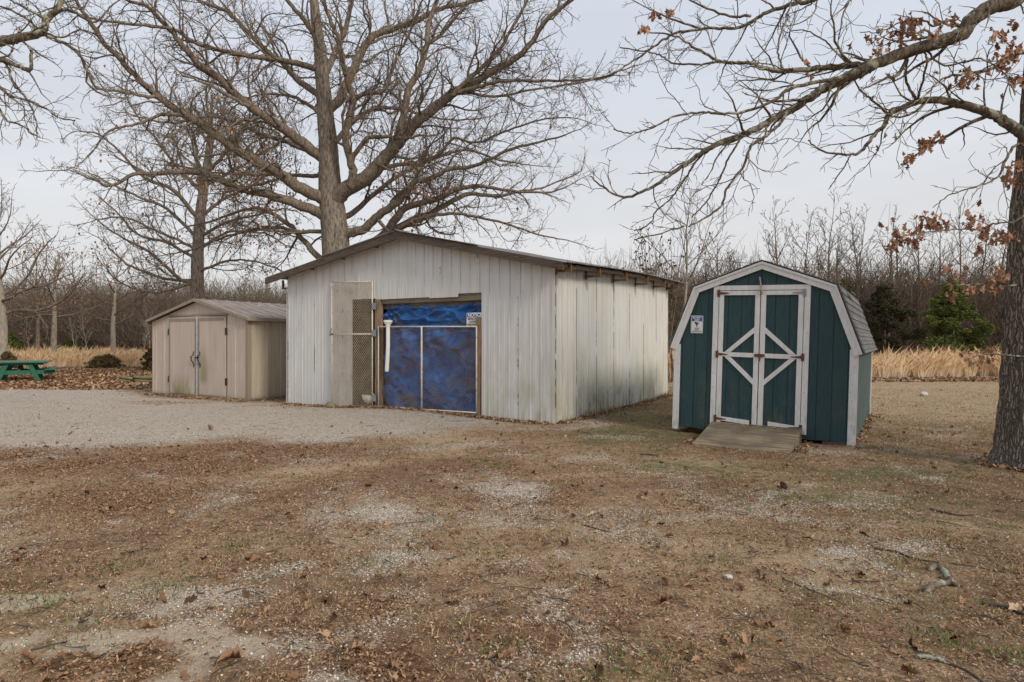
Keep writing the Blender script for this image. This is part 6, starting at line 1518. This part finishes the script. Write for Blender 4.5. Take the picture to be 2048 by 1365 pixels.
# cedars and field bushes
def cedar(name, px_, py_top, D_, wd, label, mat, n=9000, seed=1, leafs=.10, base=0.1, cone=1.25, cat='evergreen tree'):
    r_ = np.random.default_rng(seed); x_ = PX(px_, 700, D_)[0]; h_ = CH-(py_top-CY)/F*D_; o = empty(name, (x_, D_, float(ground_z(x_, D_)))); tag(o, label, cat)
    V, Q = tube(np.array([[0, 0, -.05], [0.03, 0, h_*.5], [0, 0, h_*.95]]), np.array([.10, .06, .015])*h_/4, 7); link_mesh('trunk', fast_mesh('trunk', V, Q), M['bark_limb'], o)
    nc = 130; t_ = base+(1-base)*r_.random(nc)**.9; az = r_.random(nc)*6.28; rad = wd/2*(1-((t_-base)/(1-base))**cone)*(.35+.85*r_.random(nc)**.8)*(1+.28*np.sin(az*2+seed)+.2*np.sin(az*3+t_*7))+.05
    C = np.stack([np.cos(az)*rad, np.sin(az)*rad, t_*h_], -1); cs = (0.07+0.13*r_.random(nc)**1.5)*wd*.85; tint_c = r_.random(nc)
    ci = r_.integers(0, nc, n); off = r_.normal(0, 1, (n, 3)); off /= np.linalg.norm(off, axis=1, keepdims=True); off *= (r_.random(n)**.5)[:, None]; off[:, 2] = off[:, 2]*.8+.1*np.abs(off[:, 0])
    L = C[ci]+off*cs[ci][:, None]; tnt = np.clip(.25+.5*tint_c[ci]+r_.normal(0, .16, n), 0, 1)
    me = leaves_mesh('foliage', L, leafs, r_, SIMPLE*np.array([.5, 1.3]), .3, 1.2, False, tnt); link_mesh('foliage', me, mat, o); return o
cedar('cedar_tree', 1905, 566, 30, 2.5, 'bright green cedar standing in the tall golden grass', M['cedar'], 34000, 2, .11, .03, 1.7)
cedar('cedar_tree', 1768, 574, 33, 2.3, 'dull olive cedar tangled in vines left of the bright cedar', M['cedar_dull'], 17000, 3, .12, .2, 2.0)
cedar('cedar_tree', 1690, 560, 36, 2.4, 'half-hidden dark cedar directly behind the green shed roof edge', M['cedar'], 7000, 4, .13)
cedar('cedar_tree', 20, 668, 52, 2.2, 'small green cedar at the foot of the far left oak', M['cedar'], 3000, 5, .14)
cedar('cedar_tree', 138, 680, 56, 1.8, 'small dark cedar in the wood right of the clean pale oak', M['cedar'], 2500, 6, .14)
cedar('bush', 216, 711, 34.6, 1.0, 'round bronzed bush in the leaf carpet before the golden grass', M['cedar_brown'], 5000, 7, .10, 0.02, 2.2, 'bush')
cedar('bush', 196, 714, 34.4, 0.9, 'low reddish-brown bush beside the round bronzed bush', M['cedar_brown'], 2500, 8, .09, 0.02, 2.2, 'bush')
cedar('bush', 302, 698, 32, 0.9, 'bronzed bush half hidden by the left corner of the tan shed', M['cedar_brown'], 4500, 9, .10, 0.02, 1.6, 'bush')
cedar('bush', 14, 706, 35, 1.0, 'dark brown bush behind the picnic table at the left edge', M['cedar_brown'], 4000, 10, .10, 0.02, 2.0, 'bush')
for i, (px_, D_, h_) in enumerate(((150, 54, 3.6), (176, 54, 4.0), (298, 50, 4.2), (285, 52, 3.2), (60, 53, 3.5))):
    t_, o_, g_2 = slim_branches(900+i, h_, .03, 1, .010, dens=(2.2,), clear=.3); x_ = PX(px_, 700, D_)[0]
    o = link_mesh('sapling', tubes_mesh('sapling', [t_]+o_, (5, 4, 3, 3)), M['bark_pale']); o.location = (x_, D_, float(ground_z(x_, D_))); tag(o, 'thin pale bare sapling in front of the left wood', 'sapling', 'pale saplings before the left wood')

# utility cable
a = PX(1340, 512, 44); b_ = PX(2200, 556, 40); P = np.array([a+(b_-a)*t_-np.array([0, 0, .35*math.sin(math.pi*t_)]) for t_ in np.linspace(0, 1, 24)])
V, Q = tube(P, np.full(24, .016), 6); tag(link_mesh('utility_cable', fast_mesh('utility_cable', V, Q), M['cable']), 'thin utility cable crossing in front of the right wood', 'cable')

# ------------------------------------------------------------------ fallen branches and single leaves
def stick(pts, r0, r1, mat, label, name='fallen_branch', z=None, bumps=True):
    P = np.array([GP(a_, b2) for a_, b2 in pts]); P[:, 2] = ground_z(P[:, 0], P[:, 1])+(r0*.8 if z is None else z); P = catmull(P, 5); P[1:-1] += rng.normal(0, r0*.15, (len(P)-2, 3))
    Rr = np.linspace(r0, r1, len(P)); 
    if bumps: Rr = Rr*(1+.25*(rng.random(len(P))-.5))
    o = MB().tube(P-P[0], Rr, 9).build(name, mat, None, True); o.location = P[0]; tag(o, label, 'branch'); return o
stick([(1857, 1143), (1875, 1139), (1890, 1148), (1900, 1164), (1912, 1176)], .020, .014, M['lichen_stick'], 'curved lichen-covered branch piece on the ground at lower right')
stick([(1852, 1186), (1868, 1176), (1885, 1172), (1904, 1172)], .019, .016, M['lichen_stick'], 'short thick lichened branch piece under the curved one')
stick([(1838, 1184), (1848, 1182), (1860, 1178)], .008, .006, M['sticks'], 'thin dark twig touching the short lichened piece')
stick([(1832, 1315), (1856, 1318), (1874, 1322), (1892, 1327)], .011, .009, M['lichen_stick'], 'small lichened stick near the lower right corner')
stick([(1892, 1327), (1930, 1342), (1960, 1362), (1985, 1385)], .007, .004, M['sticks'], 'dark twig continuing from the small lichened stick')
stick([(1965, 1210), (1992, 1214), (2018, 1220), (2050, 1234)], .012, .010, M['sticks'], 'dark bark strip at the right edge below the curved branch')
stick([(1780, 1295), (1795, 1308), (1815, 1325)], .006, .003, M['sticks'], 'slender dark twig left of the small lichened stick')
stick([(1748, 1100), (1790, 1106), (1830, 1120), (1880, 1128)], .008, .004, M['sticks'], 'long thin dark branch above the curved lichened branch')
stick([(1905, 1130), (1950, 1136), (2000, 1145), (2048, 1150)], .007, .004, M['sticks'], 'thin dark branch reaching the right edge above the bark strip')
stick([(1860, 1020), (1890, 1027), (1920, 1032), (1948, 1031)], .011, .006, M['sticks'], 'dark stick lying in front of the big trunk')
stick([(1280, 908), (1300, 909), (1318, 911)], .012, .008, M['sticks'], 'short dark stick left of the ramp foot')
stick([(1170, 1052), (1195, 1060), (1222, 1066)], .008, .004, M['sticks'], 'thin twig lying on the brown yard below the ramp')
stick([(975, 1318), (1000, 1335), (1040, 1346), (1066, 1342)], .007, .004, M['sticks'], 'curved dark twig at the bottom centre')
stick([(1610, 908), (1614, 895), (1611, 880)], .010, .005, M['sticks'], 'small crooked stick beside the ramp')
stick([(1565, 1160), (1640, 1190), (1690, 1210)], .005, .003, M['sticks'], 'faint thin twig across the pale gravel patch')
r = np.random.default_rng(55)
for px_, py_, s_, lab in ((1566, 982, .16, 'large curled red-brown leaf below the ramp'), (1185, 1038, .13, 'brown leaf lying alone in the middle of the yard'), (1130, 1092, .11, 'curled dark leaf left of centre on the brown yard'), (1497, 1283, .12, 'pale tan oak leaf in the lower middle of the yard'),
        (1328, 1212, .10, 'flat greyish leaf on the bare brown soil'), (655, 1208, .14, 'big tan leaf of the leaf pile in the foreground'), (322, 1208, .11, 'rusty orange leaf on the left gravel patch'), (418, 860, .20, 'reddish leaf clump on the grey drive'), (935, 1290, .10, 'brown leaf in the foreground litter'),
        (1198, 1350, .09, 'curled leaf at the bottom edge of the yard'), (1690, 1268, .10, 'peach-coloured leaf near the right gravel patch'), (462, 1325, .11, 'long brown leaf at the edge of the sandy patch'), (2035, 1225, .12, 'orange-brown leaf against the bark strip'), (1215, 1172, .09, 'small red leaf right of the gravel patch')):
    c = GP(px_, py_); me = leaves_mesh('fallen_leaf', np.array([[0, 0, 0.0]]), s_*.85, r, OAK, .7, .3); o = link_mesh('fallen_leaf', me, M['litter']); o.location = (c[0], c[1], float(ground_z(c[0], c[1]))+.025); tag(o, lab, 'leaf')
